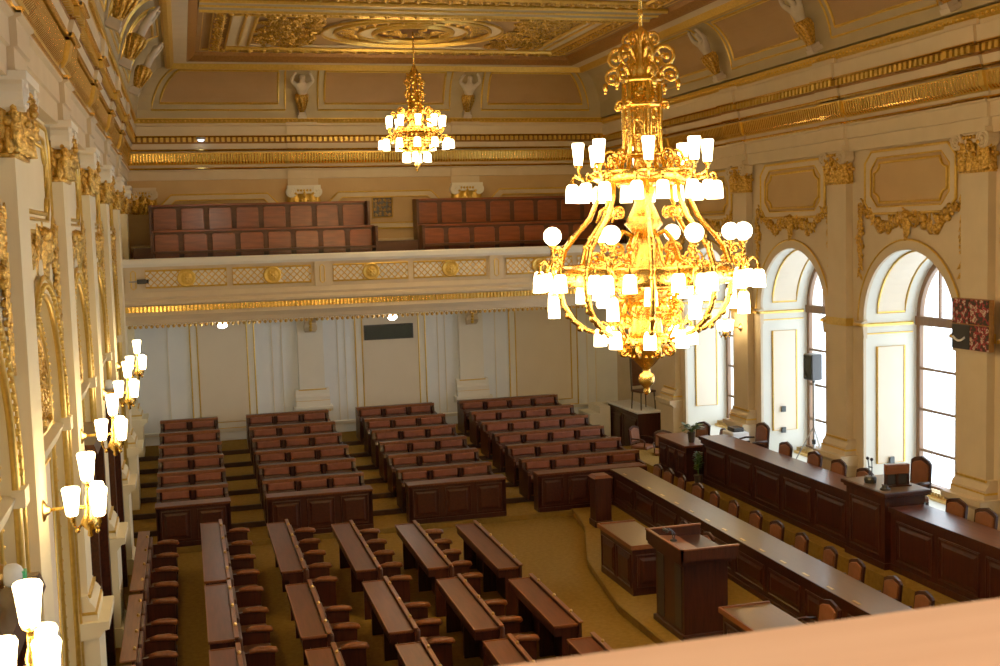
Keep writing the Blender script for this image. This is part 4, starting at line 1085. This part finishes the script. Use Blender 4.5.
# speaker on its tripod in the second window
SX, SY = 13.3, 20.55
t = thing('speaker_stand', 'thin pale metal tripod stand in the second window niche', 'stand', (SX, SY, NF))
b = MB(); b.tube([(0, 0, .3), (0, 0, 1.74)], .025, 8); b.build('pole', 'metal', t)
b = MB(); b.lathe([(.045, .42), (.045, .52)], (0, 0, 0), 8); b.build('collar', 'black', t)
for i in range(3):
    a = 2 * PI * i / 3 + .5
    b = MB(); b.tube([(.02 * math.cos(a), .02 * math.sin(a), .75), (.4 * math.cos(a), .4 * math.sin(a), .015)], .014, 6); b.build('leg', 'metal', t)
t = thing('loudspeaker', 'black loudspeaker on the tripod in the second window', 'speaker', (SX, SY, NF + 1.73))
b = MB(); b.prism([(-.13, -.17), (.13, -.11), (.13, .11), (-.13, .17)], 0, .52); b.build('cabinet', 'black', t, bevel=.012)
b = MB(lambda a, b_, d: (-.13 - d, a, b_)); b.box(-.15, .15, .03, .49, 0, .012); b.build('front_mesh', 'screen', t)
b = MB(); b.lathe([(.03, -.06), (.03, .0)], (0, 0, 0), 8); b.build('pole_cup', 'black', t)

# the wall hanging on the pilaster
t = thing('wall_hanging', 'square red, white and black patterned wall hanging in four fields on a window pilaster', 'picture', (W - .02, 14.92, 4.26))
b = MB(); b.box(-.09, .0, -.42, .42, -.39, .39); b.build('box_frame', 'rust', t, bevel=.01)
for i, (y0, y1, z0, z1) in enumerate(((.01, .41, .01, .38), (-.41, -.01, .01, .38), (.01, .41, -.38, -.01), (-.41, -.01, -.38, -.01))):
    b = MB(); b.box(-.115, -.085, y0, y1, z0, z1); b.build('field', 'art' if i != 2 else 'black', t)
b = MB(lambda y, z, d: (-.12 - d, y, z)); b.tube([(.10 + .28 * i / 8, -.20 - .06 * math.sin(i * PI / 8), 0) for i in range(9)], .018, 5); b.build('pale_curve', 'cloth', t)
for k, sc in enumerate(RC):
    if k in (4, 5):
        for z, q in ((1.55, .5),) if k == 4 else ((1.95, .45), (1.5, .45)):
            t = thing('wall_socket', 'small dark wall box on the reveal of the %s, %s' % (('first window beyond the wall hanging', 'alone') if k == 4 else ('second window', 'upper of two' if z > 1.7 else 'lower of two')), 'socket', (W - FIELD + q, sc + HALF - .02, z))
            b = MB(); b.box(-.05, .05, -.035, .0, -.06, .06); b.build('box', 'black', t)
            b = MB(); b.box(-.04, .04, -.04, -.034, -.05, .05); b.build('cover', 'screen', t)

# dark screen, soffit bulbs, spotlight, small camera
t = thing('display_board', 'dark rectangular display board high on the wall under the gallery', 'screen', (6.41, YB + .04, 3.31))
b = MB(); b.box(-.66, .66, -.15, -.085, -.2, .2); b.build('housing', 'black', t, bevel=.01)
b = MB(); b.box(-.63, .63, -.156, -.15, -.17, .17); b.build('screen', 'screen', t)
for x, y, lb in ((2.04, 26.5, 'bright bulb under the gallery near the lamp-hung wall'), (6.03, 26.6, 'bright bulb under the gallery above the dark display board')):
    y = 27.5
    t = thing('ceiling_bulb', lb, 'light', (x, y, 3.98), 0, 'bulbs under the gallery')
    b = MB(); b.lathe([(.12, 0), (.12, -.02), (.07, -.04), (.07, 0)], (0, 0, 0), 12); b.build('rosette', 'brass', t)
    b = MB(); b.ball((0, 0, -.09), .085, 10, (1.3, 1.3, .8)); b.build('bulb', 'bulb', t, smooth=True)
t = thing('spotlight', 'small blue-white spotlight on the cornice of the back wall', 'light', (1.82, YB - .34, 8.39))
b = MB(); b.lathe([(.12, .03), (.12, -.01), (.09, -.03), (.09, .03)], (0, 0, 0), 12); b.build('ring', 'metal', t)
b = MB(); b.ball((0, 0, -.03), .085, 8, (1, 1, .5)); b.build('lens', 'spot', t)
t = thing('surveillance_camera', 'small black camera on the gallery front near the lamp-hung wall', 'camera', (.3, YG + .0, 4.98))
b = MB(); b.tube([(-.3, -.02, .0), (0, -.12, 0)], .02, 6); b.build('bracket', 'metal', t)
b = MB(); b.box(-.08, .12, -.19, -.09, -.05, .05); b.build('camera_body', 'black', t, bevel=.015)
b = MB(); b.lathe([(.04, .12), (.05, .17)], (0, -.14, 0), 8, axis='x'); b.build('lens', 'black', t)

# doors of the lamp-hung wall, with a green exit lamp
for k, (s, top) in enumerate(((8.2, 3.4), (15.83, 3.4), (19.64, 3.4))):
    d = struct(empty('door_%d' % (k + 1)))
    b = MB(TL); D2 = FIELD - .13
    mould(b, s - .98, s + .98, [(top - .12, D2), (top - .12, .10), (top, .06), (top, D2)]); b.build('door_hood', 'woodh', d)
    for sg in (-1, 1): b = MB(TL); b.box(s + sg * .82 - .1, s + sg * .82 + .1, 0, top - .1, D2, .04); b.build('door_jamb', 'woodh', d)
    b = MB(TL); b.box(s - .73, s + .73, 0, top - .1, D2, D2 + .05); b.build('door_leaf', 'wood', d)
    b = MB(TL)
    for sg in (-1, 1):
        for z0, z1 in ((.3, 1.4), (1.55, 3.1)): loop_tube(b, [(s + sg * .37 - .26, z0), (s + sg * .37 + .26, z0), (s + sg * .37 + .26, z1), (s + sg * .37 - .26, z1)], D2 + .05, .02)
    b.build('door_panel', 'woodh', d)
    b = MB(TL); b.tube([(s - .05, 1.1, D2 + .05), (s - .05, 1.1, D2 + .1), (s - .16, 1.1, D2 + .1)], .013, 6); b.build('door_handle', 'brass', d)
for s, lb in ((8.55, 'round glass exit lamp with green sign above the nearest door'), (19.75, 'round glass exit lamp with green sign above the far door')):
    t = thing('exit_lamp', lb, 'lamp', (FIELD - .10, s, 3.56), 0, 'exit lamps above the doors')
    b = MB(); b.lathe([(.08, 0), (.09, .03), (.09, .12), (.08, .15)], (0, 0, 0), 14, axis='x'); b.build('brass_ring', 'brass', t)
    b = MB(); b.ball((.20, 0, 0), .085, 12); b.build('globe', 'grey', t, smooth=True)
    b = MB(); b.box(.25, .292, -.04, .04, -.03, .03); b.build('green_sign', 'green', t)
# ================================================================ lamps
def mesh_of(mb, m, smooth=True):
    o = mb.build('tmp', m, None, smooth); me = o.data; bpy.data.objects.remove(o); return me
def inst(name, me, parent, loc, rz=0.0, sc=1.0):
    o = bpy.data.objects.new(name, me); o.location = loc; o.rotation_euler = (0, 0, rz); o.scale = (sc,) * 3; o.parent = parent; col.objects.link(o)
    return o
def tulip(up=True, h=.22, r=.095, flare=0):
    """open glass bell: narrow at the holder, flaring, with a wavy rim"""
    b = MB(); s = 1 if up else -1
    prof = [(r * .5, 0), (r * .8, h * .1), (r * .92, h * .35), (r * .96, h * .7), (r, h), (r * .9, h * .99), (r * .6, h * .55), (0, h * .3)]
    if flare: prof = [(r * .5, 0), (r * .66, h * .08), (r * .78, h * .4), (r * .88, h * .7), (r, h * .93), (r * .9, h), (r * .6, h * .55), (0, h * .3)]
    b.lathe([(q, s * z) for q, z in prof], (0, 0, 0), 10)
    return b
ME_UP = mesh_of(tulip(True, .27, .074, 1), 'shade'); ME_DN = mesh_of(tulip(False, .20, .076), 'shade')
ME_DNL = mesh_of(tulip(False, .25, .07), 'shade')
g = MB(); g.ball((0, 0, 0), .103, 12); ME_GLOBE = mesh_of(g, 'globe')
def pol(r, a, z): return (r * math.cos(a), r * math.sin(a), z)
def radial_scroll(mb, a, r0, z0, rad, turns, th, ang, dirn, stem=0):
    """a spiral in the vertical plane through the axis at azimuth a"""
    T0 = mb.T; mb.T = lambda u, v, d: (u * math.cos(a) - d * math.sin(a), u * math.sin(a) + d * math.cos(a), v)
    mb.scroll((r0, z0), rad, turns, th, ang, dirn, 0, 5, 14, stem); mb.T = T0
def radial_tube(mb, a, rz, r, n=6): mb.tube([pol(q, a, z) for q, z in rz], r, n)
def holder(mb, p, up=True, r=.05):
    s = 1 if up else -1
    mb.lathe([(.0, -.06 * s), (r * .5, -.055 * s), (r * .4, -.02 * s), (r, .0), (r * .95, .025 * s), (r * .5, .03 * s)], p, 8)

def chandelier_big(loc):
    t = thing('chandelier', 'huge three-tier gilt chandelier with tulip shades and globes, hanging above the floor desks', 'chandelier', loc)
    a0 = math.radians(27.5); A8 = [a0 + i * PI / 4 for i in range(8)]; B8 = [a + PI / 8 for a in A8]
    z0 = loc[2]; Z = lambda z: z - z0
    # rod and rose
    b = MB(); b.tube([(0, 0, Z(10.34)), (0, 0, Z(7.9))], .022, 8)
    for i in range(12): b.ball((0, 0, Z(8.1 + i * .19)), .034, 8, (1, 1, 1.6))
    b.build('suspension_rod', 'chgold', t, smooth=True)
    # crown of scrolls
    b = MB()
    for i in range(6):
        a = a0 + i * PI / 3
        radial_scroll(b, a, .27, Z(7.78), .15, 1.4, .028, PI, -1, .1)
        radial_scroll(b, a, .33, Z(7.58), .11, 1.4, .026, PI * .9, -1, .1)
        radial_scroll(b, a, .14, Z(7.98), .10, 1.3, .022, PI, -1, .08)
        radial_tube(b, a, [(.05, Z(7.95)), (.12, Z(7.8)), (.2, Z(7.65)), (.21, Z(7.45))], .02)
        b.ball(pol(.42, a, Z(7.48)), .035, 6, (1, 1, 1.5)); b.ball(pol(.42, a, Z(7.42)), .02, 6)
        radial_scroll(b, a, .27, Z(7.24), .06, 1.2, .02, PI, -1, .04); radial_scroll(b, a + .12, .24, Z(7.27), .05, 1.2, .018, 0, 1)
    b.lathe([(.03, Z(8.12)), (.08, Z(8.08)), (.05, Z(8.0)), (.09, Z(7.9)), (.06, Z(7.82)), (.10, Z(7.72)), (.12, Z(7.6)), (.05, Z(7.5))], (0, 0, 0), 12)
    b.build('crown', 'chgold', t, smooth=True)
    # pierced shaft of upright straps
    b = MB(); rnd = random.Random(4)
    for i in range(6):
        a = a0 + i * PI / 3
        radial_tube(b, a, [(.20, Z(7.6)), (.215, Z(7.2)), (.205, Z(6.8)), (.26, Z(6.5))], .026)
        a2 = a + PI / 6
        for k in range(9):
            z = Z(6.62 + k * .1 + rnd.uniform(-.04, .04))
            b.ball(pol(.17, a2 + rnd.uniform(-.2, .2), z), rnd.uniform(.02, .038), 6)
        radial_tube(b, a + .2, [(.19, Z(7.5)), (.19, Z(6.7))], .012, 4); radial_tube(b, a - .2, [(.19, Z(7.5)), (.19, Z(6.7))], .012, 4)
        for k in range(5):
            T0 = b.T; b.T = lambda u, v, d, a2=a2: pol(.185, a2 + u / .185, v)
            b.scroll((.03 * (-1) ** k, Z(6.7 + k * .18)), .05, 1.3, .014, k, (-1) ** k, 0); b.T = T0
    b.lathe([(.05, Z(7.6)), (.07, Z(7.2)), (.06, Z(6.8)), (.1, Z(6.5)), (.05, Z(6.3))], (0, 0, 0), 10)
    for z in (7.5, 7.22, 6.66): b.lathe([(.20, Z(z)), (.235, Z(z) + .02), (.235, Z(z) + .04), (.2, Z(z) + .06)], (0, 0, 0), 18)
    b.build('pierced_shaft', 'chgold', t, smooth=True)
    # upper tier
    b = MB(); b.lathe([(.28, Z(6.34)), (.5, Z(6.36)), (.58, Z(6.42)), (.60, Z(6.5)), (.56, Z(6.52)), (.52, Z(6.45)), (.3, Z(6.40))], (0, 0, 0), 24)
    for i in range(24):
        a = 2 * PI * i / 24; b.ball(pol(.585, a, Z(6.46)), .035, 6); b.ball(pol(.45, a, Z(6.36)), .03, 6)
    b.build('upper_ring', 'chgold', t, smooth=True)
    for i, a in enumerate(A8):
        m = MB()
        radial_tube(m, a, [(.55, Z(6.46)), (.62, Z(6.40)), (.70, Z(6.42)), (.74, Z(6.50)), (.74, Z(6.55))], .018)
        holder(m, pol(.74, a, Z(6.57)))
        radial_scroll(m, a, .5, Z(6.58), .075, 1.3, .02, PI, -1, .06); radial_scroll(m, a, .36, Z(6.66), .10, 1.3, .022, 0, 1, .06)
        for da in (-.17, .17):
            P = [pol(.60, a + da * .3, Z(6.42)), pol(.74, a + da, Z(6.44)), pol(.80, a + da, Z(6.47)), pol(.84, a + da, Z(6.42)), pol(.83, a + da, Z(6.38))]
            m.tube(P, .014, 5); holder(m, pol(.83, a + da, Z(6.375)), False, .04)
        arm = m.build('candle_arm', 'chgold', t, smooth=True)
        inst('lamp_shade', ME_UP, t, pol(.74, a, Z(6.575)))
        for da in (-.17, .17): inst('lamp_shade', ME_DN, t, pol(.83, a + da, Z(6.37)), a)
    # great S straps from the upper ring out to the main ring and under to the bowl
    for i, a in enumerate(A8):
        m = MB()
        radial_tube(m, a, [(.50, Z(6.4)), (.52, Z(6.2)), (.62, Z(5.98)), (.80, Z(5.78)), (.92, Z(5.62)), (.985, Z(5.42)), (1.0, Z(5.2)), (.95, Z(4.98)), (.84, Z(4.8)), (.68, Z(4.68)), (.48, Z(4.62)), (.36, Z(4.58))],
                    [.022, .026, .03, .034, .036, .036, .034, .034, .032, .028, .025, .02], 6)
        for k, (q, z) in enumerate(((.84, 5.74), (.92, 5.64), (.985, 5.42), (.98, 5.08), (.90, 4.86), (.76, 4.71))): m.ball(pol(q, a, Z(z)), .045, 6)
        radial_scroll(m, a, .42, Z(6.02), .09, 1.3, .022, 0, 1, .1)
        m.build('hoop_strap', 'chgold', t, smooth=True)
    # central baluster
    b = MB(); b.lathe([(.06, Z(6.4)), (.14, Z(6.3)), (.10, Z(6.15)), (.17, Z(6.0)), (.22, Z(5.9)), (.12, Z(5.78)), (.10, Z(5.65)), (.18, Z(5.55)), (.2, Z(5.45)), (.3, Z(5.36)), (.33, Z(5.2)), (.26, Z(5.05)), (.18, Z(4.85)), (.2, Z(4.6)), (.1, Z(4.5))], (0, 0, 0), 16)
    b.build('baluster', 'chgold', t, smooth=True)
    b = MB()
    for i, a in enumerate(B8):
        radial_tube(b, a, [(.12, Z(5.75)), (.26, Z(5.82)), (.36, Z(5.7)), (.42, Z(5.5)), (.52, Z(5.42)), (.7, Z(5.38)), (.98, Z(5.36))], .024)
        radial_scroll(b, a, .34, Z(5.6), .10, 1.3, .02, 0, 1); radial_scroll(b, a, .62, Z(5.50), .09, 1.4, .018, PI, -1, .05)
        for k in range(6): b.ball(pol(.34 + .03 * (k % 2), a + .15 * (k - 2.5), Z(4.75 + .07 * k)), .045, 6)
        radial_scroll(b, a, .36, Z(4.95), .12, 1.4, .024, PI, 1, .06); radial_scroll(b, a + PI / 8, .32, Z(4.78), .09, 1.3, .02, 0, 1, .05)
    b.build('inner_scrollwork', 'chgold', t, smooth=True)
    # main ring
    b = MB(); b.lathe([(.90, Z(5.20)), (.99, Z(5.22)), (1.02, Z(5.3)), (1.0, Z(5.4)), (.97, Z(5.44)), (.93, Z(5.42)), (.91, Z(5.3))], (0, 0, 0), 32)
    b.lathe([(.5, Z(5.14)), (.55, Z(5.16)), (.55, Z(5.34)), (.5, Z(5.36))], (0, 0, 0), 24)
    for i in range(40):
        a = 2 * PI * i / 40; b.ball(pol(1.0, a, Z(5.33)), .042, 6); b.ball(pol(.56, a, Z(5.25)), .035, 6)
    b.build('main_ring', 'chgold', t, smooth=True)
    for i, a in enumerate(B8):
        m = MB(); R = 1.15
        radial_tube(m, a, [(1.0, Z(5.3)), (1.1, Z(5.26)), (1.13, Z(5.32)), (R, Z(5.42)), (R, Z(5.64))], .022)
        holder(m, pol(R, a, Z(5.665))); m.ball(pol(R, a, Z(5.55)), .035, 6)
        radial_scroll(m, a, 1.10, Z(5.46), .09, 1.4, .02, 0, 1, .06); radial_scroll(m, a, 1.06, Z(5.6), .06, 1.3, .016, 0, 1)
        sp = []
        for da, dr in ((-.17, .0), (0, .15), (.17, .0)):
            aa = a + da; rr = R + dr
            P = [pol(R, a, Z(5.42)), pol((R + rr) / 2 + .03, a + da * .5, Z(5.50)), pol(rr, aa, Z(5.47)), pol(rr + .02, aa, Z(5.40))]
            m.tube(P, .013, 5); holder(m, pol(rr + .02, aa, Z(5.37)), False, .042); sp.append((pol(rr + .02, aa, Z(5.365)), aa))
        radial_tube(m, a, [(R, Z(5.42)), (R, Z(5.3)), (R, Z(5.14))], .016); holder(m, pol(R, a, Z(5.13)), False, .04)
        m.build('globe_arm', 'chgold', t, smooth=True)
        inst('lamp_globe', ME_GLOBE, t, pol(R, a, Z(5.79)))
        for p, aa in sp: inst('lamp_shade', ME_DN, t, p, aa)
        inst('lamp_shade', ME_DNL, t, pol(R, a, Z(5.12)))
    for i, a in enumerate(A8):
        m = MB(); radial_tube(m, a, [(.93, Z(5.25)), (.82, Z(5.34)), (.74, Z(5.3)), (.73, Z(5.22))], .014); holder(m, pol(.73, a, Z(5.21)), False, .042)
        m.build('inner_arm', 'chgold', t, smooth=True); inst('lamp_shade', ME_DN, t, pol(.73, a, Z(5.2)), a)
    # bottom tier, bowl and finial
    b = MB(); b.lathe([(.25, Z(4.62)), (.29, Z(4.56)), (.26, Z(4.48)), (.20, Z(4.38)), (.11, Z(4.28)), (.05, Z(4.22)), (.045, Z(4.18)), (.085, Z(4.15)), (.098, Z(4.10)), (.08, Z(4.04)), (.04, Z(4.0)), (.035, Z(3.97)), (.045, Z(3.945)), (0, Z(3.90))], (0, 0, 0), 18)
    for i in range(16):
        a = 2 * PI * i / 16; b.ball(pol(.28, a, Z(4.55)), .035, 6); b.ball(pol(.19, a, Z(4.37)), .025, 6)
    for i in range(8): radial_scroll(b, B8[i], .27, Z(4.44), .085, 1.3, .022, PI / 2, -1, .05)
    b.build('bowl', 'chgold', t, smooth=True)
    for i, a in enumerate(A8):
        m = MB(); radial_tube(m, a, [(.34, Z(4.6)), (.42, Z(4.74)), (.50, Z(4.78)), (.53, Z(4.72))], .014); holder(m, pol(.53, a, Z(4.70)), False, .04)
        m.build('lower_arm', 'chgold', t, smooth=True); inst('lamp_shade', ME_DN, t, pol(.53, a, Z(4.695)), a)
    return t
chandelier_big((W / 2, 12.5, 3.9))

def chandelier_small(loc):
    t = thing('chandelier', 'smaller gilt chandelier with crowded tulip shades hanging in front of the gallery', 'chandelier', loc)
    z0 = loc[2]; Z = lambda z: z - z0; a0 = .2
    b = MB(); b.tube([(0, 0, Z(10.34)), (0, 0, Z(9.4))], .018, 6)
    for i in range(7): b.ball((0, 0, Z(9.5 + i * .12)), .03, 6)
    b.build('suspension_rod', 'chgold', t, smooth=True)
    b = MB(); rnd = random.Random(9)
    for i in range(6):
        a = a0 + i * PI / 3
        radial_tube(b, a, [(.05, Z(9.5)), (.13, Z(9.35)), (.16, Z(9.15)), (.13, Z(8.9)), (.17, Z(8.6)), (.3, Z(8.5))], .022)
        for k in range(12): b.ball(pol(.14 + .05 * rnd.random(), a + rnd.uniform(-.4, .4), Z(8.62 + k * .07)), .035, 6)
        radial_scroll(b, a, .2, Z(9.2), .08, 1.3, .018, PI, -1, .05); radial_scroll(b, a, .2, Z(8.95), .07, 1.3, .018, PI, -1, .05)
        radial_scroll(b, a, .36, Z(8.58), .1, 1.3, .02, PI, -1, .08); radial_scroll(b, a + .5, .5, Z(8.52), .08, 1.3, .018, PI, -1, .08)
    b.lathe([(.03, Z(9.6)), (.07, Z(9.5)), (.05, Z(9.2)), (.1, Z(8.8)), (.2, Z(8.5)), (.12, Z(8.2)), (.22, Z(8.0)), (.1, Z(7.7)), (.06, Z(7.55))], (0, 0, 0), 12)
    b.build('pierced_shaft', 'chgold', t, smooth=True)
    b = MB(); b.lathe([(.42, Z(8.1)), (.48, Z(8.13)), (.48, Z(8.2)), (.42, Z(8.22))], (0, 0, 0), 24); b.lathe([(.5, Z(7.86)), (.56, Z(7.9)), (.54, Z(7.98)), (.48, Z(7.96))], (0, 0, 0), 24)
    b.lathe([(.2, Z(7.66)), (.24, Z(7.69)), (.22, Z(7.74))], (0, 0, 0), 16)
    for i in range(20):
        a = 2 * PI * i / 20; b.ball(pol(.48, a, Z(8.16)), .035, 6); b.ball(pol(.55, a, Z(7.93)), .035, 6)
    for i in range(8):
        a = a0 + i * PI / 4
        radial_tube(b, a, [(.2, Z(8.4)), (.4, Z(8.3)), (.48, Z(8.15)), (.54, Z(7.95)), (.45, Z(7.8)), (.24, Z(7.7))], .02)
        radial_scroll(b, a + .2, .42, Z(8.02), .08, 1.3, .018, 0, 1); radial_scroll(b, a + .4, .3, Z(7.85), .08, 1.3, .018, 0, 1)
    b.build('ring_frame', 'chgold', t, smooth=True)
    for i in range(10):
        a = a0 + 2 * PI * i / 10; m = MB()
        radial_tube(m, a, [(.47, Z(8.16)), (.56, Z(8.08)), (.62, Z(8.13)), (.62, Z(8.19))], .014); holder(m, pol(.62, a, Z(8.2)))
        m.build('candle_arm', 'chgold', t, smooth=True); inst('lamp_shade', ME_UP, t, pol(.62, a, Z(8.205)), 0, .95)
    for i in range(12):
        a = a0 + .15 + 2 * PI * i / 12; m = MB()
        radial_tube(m, a, [(.54, Z(7.93)), (.66, Z(8.03)), (.75, Z(8.02)), (.77, Z(7.98))], .014); holder(m, pol(.77, a, Z(7.965)), False)
        m.build('lower_arm', 'chgold', t, smooth=True); inst('lamp_shade', ME_DN, t, pol(.77, a, Z(7.96)))
    for i in range(6):
        a = a0 + 2 * PI * i / 6; m = MB()
        radial_tube(m, a, [(.2, Z(7.7)), (.26, Z(7.74)), (.27, Z(7.7))], .012); m.build('inner_arm', 'chgold', t, smooth=True)
        inst('lamp_shade', ME_DN, t, pol(.27, a, Z(7.67)))
    b = MB(); b.lathe([(.05, Z(7.55)), (.03, Z(7.46)), (.065, Z(7.41)), (.06, Z(7.36)), (.02, Z(7.32)), (.04, Z(7.29)), (0, Z(7.23))], (0, 0, 0), 10); b.build('finial', 'chgold', t, smooth=True)
chandelier_small((W / 2, 25.58, 7.2))

ME_SC = mesh_of(tulip(True, .24, .075, 1), 'sconce')
def sconce(label, loc, rz):
    """local +x points out of the wall"""
    t = thing('wall_lamp', label, 'wall lamp', loc, rz, 'gilt wall lamps on the pilasters')
    b = MB(); b.lathe([(.0, .06), (.03, .055), (.045, .03), (.085, .015), (.095, 0)], (0, 0, 0), 12, axis='x'); b.build('wall_rosette', 'brass', t, smooth=True)
    b = MB(); b.tube([(.03, 0, 0), (.2, 0, .01), (.33, 0, 0)], .016, 6)
    b.lathe([(.0, -.26), (.025, -.24), (.02, -.2), (.06, -.16), (.075, -.12), (.04, -.06), (.03, .0), (.035, .06), (.02, .12), (.02, .2)], (.36, 0, 0), 12)
    for i in range(3):
        a = math.radians(-50 + i * 120); q = lambda r, z: (.36 + r * math.cos(a), r * math.sin(a), z)
        b.tube([q(.03, -.1), q(.09, -.17), q(.125, -.15), q(.135, -.07)], .013, 5); holder(b, q(.135, -.06), True, .04)
        b.ball(q(.1, -.19), .022, 6)
    holder(b, (.36, 0, .22), True, .045)
    b.build('lamp_arm', 'chgold', t, smooth=True)
    for i in range(3):
        a = math.radians(-50 + i * 120)
        inst('lamp_shade', ME_SC, t, (.36 + .135 * math.cos(a), .135 * math.sin(a), -.06))
    inst('lamp_shade', ME_SC, t, (.36, 0, .22))
    return t
s0 = None
lamp_l = ['wall lamp closest to the viewer, at the edge of the room view', 'second wall lamp along the lamp-hung wall', 'third wall lamp along the lamp-hung wall', 'fourth wall lamp along the lamp-hung wall', 'fifth wall lamp along the lamp-hung wall', 'last wall lamp, just before the gallery']
SC = [(0.0, s, 3.66, 0.0, 'gilt five-light ' + lb) for s, lb in zip(LP[2:7], ['wall lamp nearest the wooden ledge', 'wall lamp, second from the wooden ledge', 'wall lamp, third from the wooden ledge', 'wall lamp, fourth from the ledge', 'wall lamp, last before the gallery'])]
SC += [(W, 22.62, 3.66, PI, 'gilt five-light wall lamp on the window wall pilaster just beside the big chandelier'), (W, 26.43, 3.66, PI, 'gilt five-light wall lamp on the window wall pilaster beside the white-topped platform')]
for i, (x, y, z, rz, lb) in enumerate(SC):
    if s0 is None: s0 = sconce(lb, (x, y, z), rz)
    else:
        c = copy_tree(s0); c.location = (x, y, z); c.rotation_euler.z = rz; c['label'] = lb

# ================================================================ the ledge in front of the viewer
t = thing('gallery_ledge', 'honey coloured wooden ledge running across the corner close to the viewer', 'ledge', (0, 0, 0))
b = MB(); b.add([(1.05, .965, 5.47), (2.9, .995, 5.47), (2.9, .45, 5.47), (1.05, .45, 5.47), (1.05, .965, 5.40), (2.9, .995, 5.40), (2.9, .45, 5.40), (1.05, .45, 5.40)], [(0, 1, 2, 3), (4, 5, 6, 7), (0, 1, 5, 4), (1, 2, 6, 5), (2, 3, 7, 6), (3, 0, 4, 7)])
b.build('hand_rail', 'ledge', t, bevel=.012)
b = MB(); b.box(-.13, W + .13, .5, .86, 4.1, 5.41); b.build('parapet', 'stone', t)
b = MB(); b.box(-.13, W + .13, Y0, .5, 4.1, 4.4); b.build('gallery_floor', 'stone', t)

# ================================================================ camera, sky, daylight, added ledge fill light
cam_d = bpy.data.cameras.new('camera'); cam = bpy.data.objects.new('camera', cam_d); col.objects.link(cam)
yaw, pit, rol = (math.radians(v) for v in (15.232, -4.974, -1.642))
fwd = Vector((math.sin(yaw) * math.cos(pit), math.cos(yaw) * math.cos(pit), math.sin(pit)))
rt = Vector((math.cos(yaw), -math.sin(yaw), 0)); up = rt.cross(fwd)
r2 = rt * math.cos(rol) + up * math.sin(rol); u2 = -rt * math.sin(rol) + up * math.cos(rol)
M = Matrix((r2, u2, -fwd)).transposed().to_4x4(); M.translation = Vector((1.2167, 0, 5.852))
cam.matrix_world = M
cam_d.sensor_width = 36; cam_d.lens = 1156.47 / 1000 * 36; cam_d.clip_start = .05; cam_d.clip_end = 200
cam_d.dof.use_dof = True; cam_d.dof.focus_distance = 20; cam_d.dof.aperture_fstop = 9
sc_ = bpy.context.scene; sc_.camera = cam
w = bpy.data.worlds.new('sky'); sc_.world = w; w.use_nodes = True
bg = w.node_tree.nodes['Background']; bg.inputs['Color'].default_value = (.80, .90, 1.0, 1); bg.inputs['Strength'].default_value = SKY
for k, sc in enumerate(RC):
    l = bpy.data.lights.new('daylight', 'AREA'); l.shape = 'RECTANGLE'; l.size = 2.4; l.size_y = 4.3; l.energy = 1
    l.cycles.is_portal = True
    o = bpy.data.objects.new('daylight', l); o.location = (W - DW + .2, sc, 3.2); o.rotation_euler = (0, PI / 2, 0); o.rotation_euler = (PI / 2, 0, PI / 2); col.objects.link(o)
l = bpy.data.lights.new('ledge_fill_light', 'POINT'); l.energy = 420; l.color = (1, .85, .66); l.shadow_soft_size = .15  # unseen point light without fixture, added to brighten the wooden ledge
o = bpy.data.objects.new('ledge_fill_light', l); o.location = (2.6, -.7, 7.0); col.objects.link(o)
sc_.view_settings.view_transform = 'Standard'; sc_.view_settings.look = 'None'; sc_.view_settings.exposure = EXPO; sc_.view_settings.gamma = 1.18
sc_.cycles.use_denoising = True
sc_.cycles.max_bounces = 8; sc_.cycles.diffuse_bounces = 5; sc_.cycles.glossy_bounces = 3; sc_.cycles.sample_clamp_indirect = 6.0
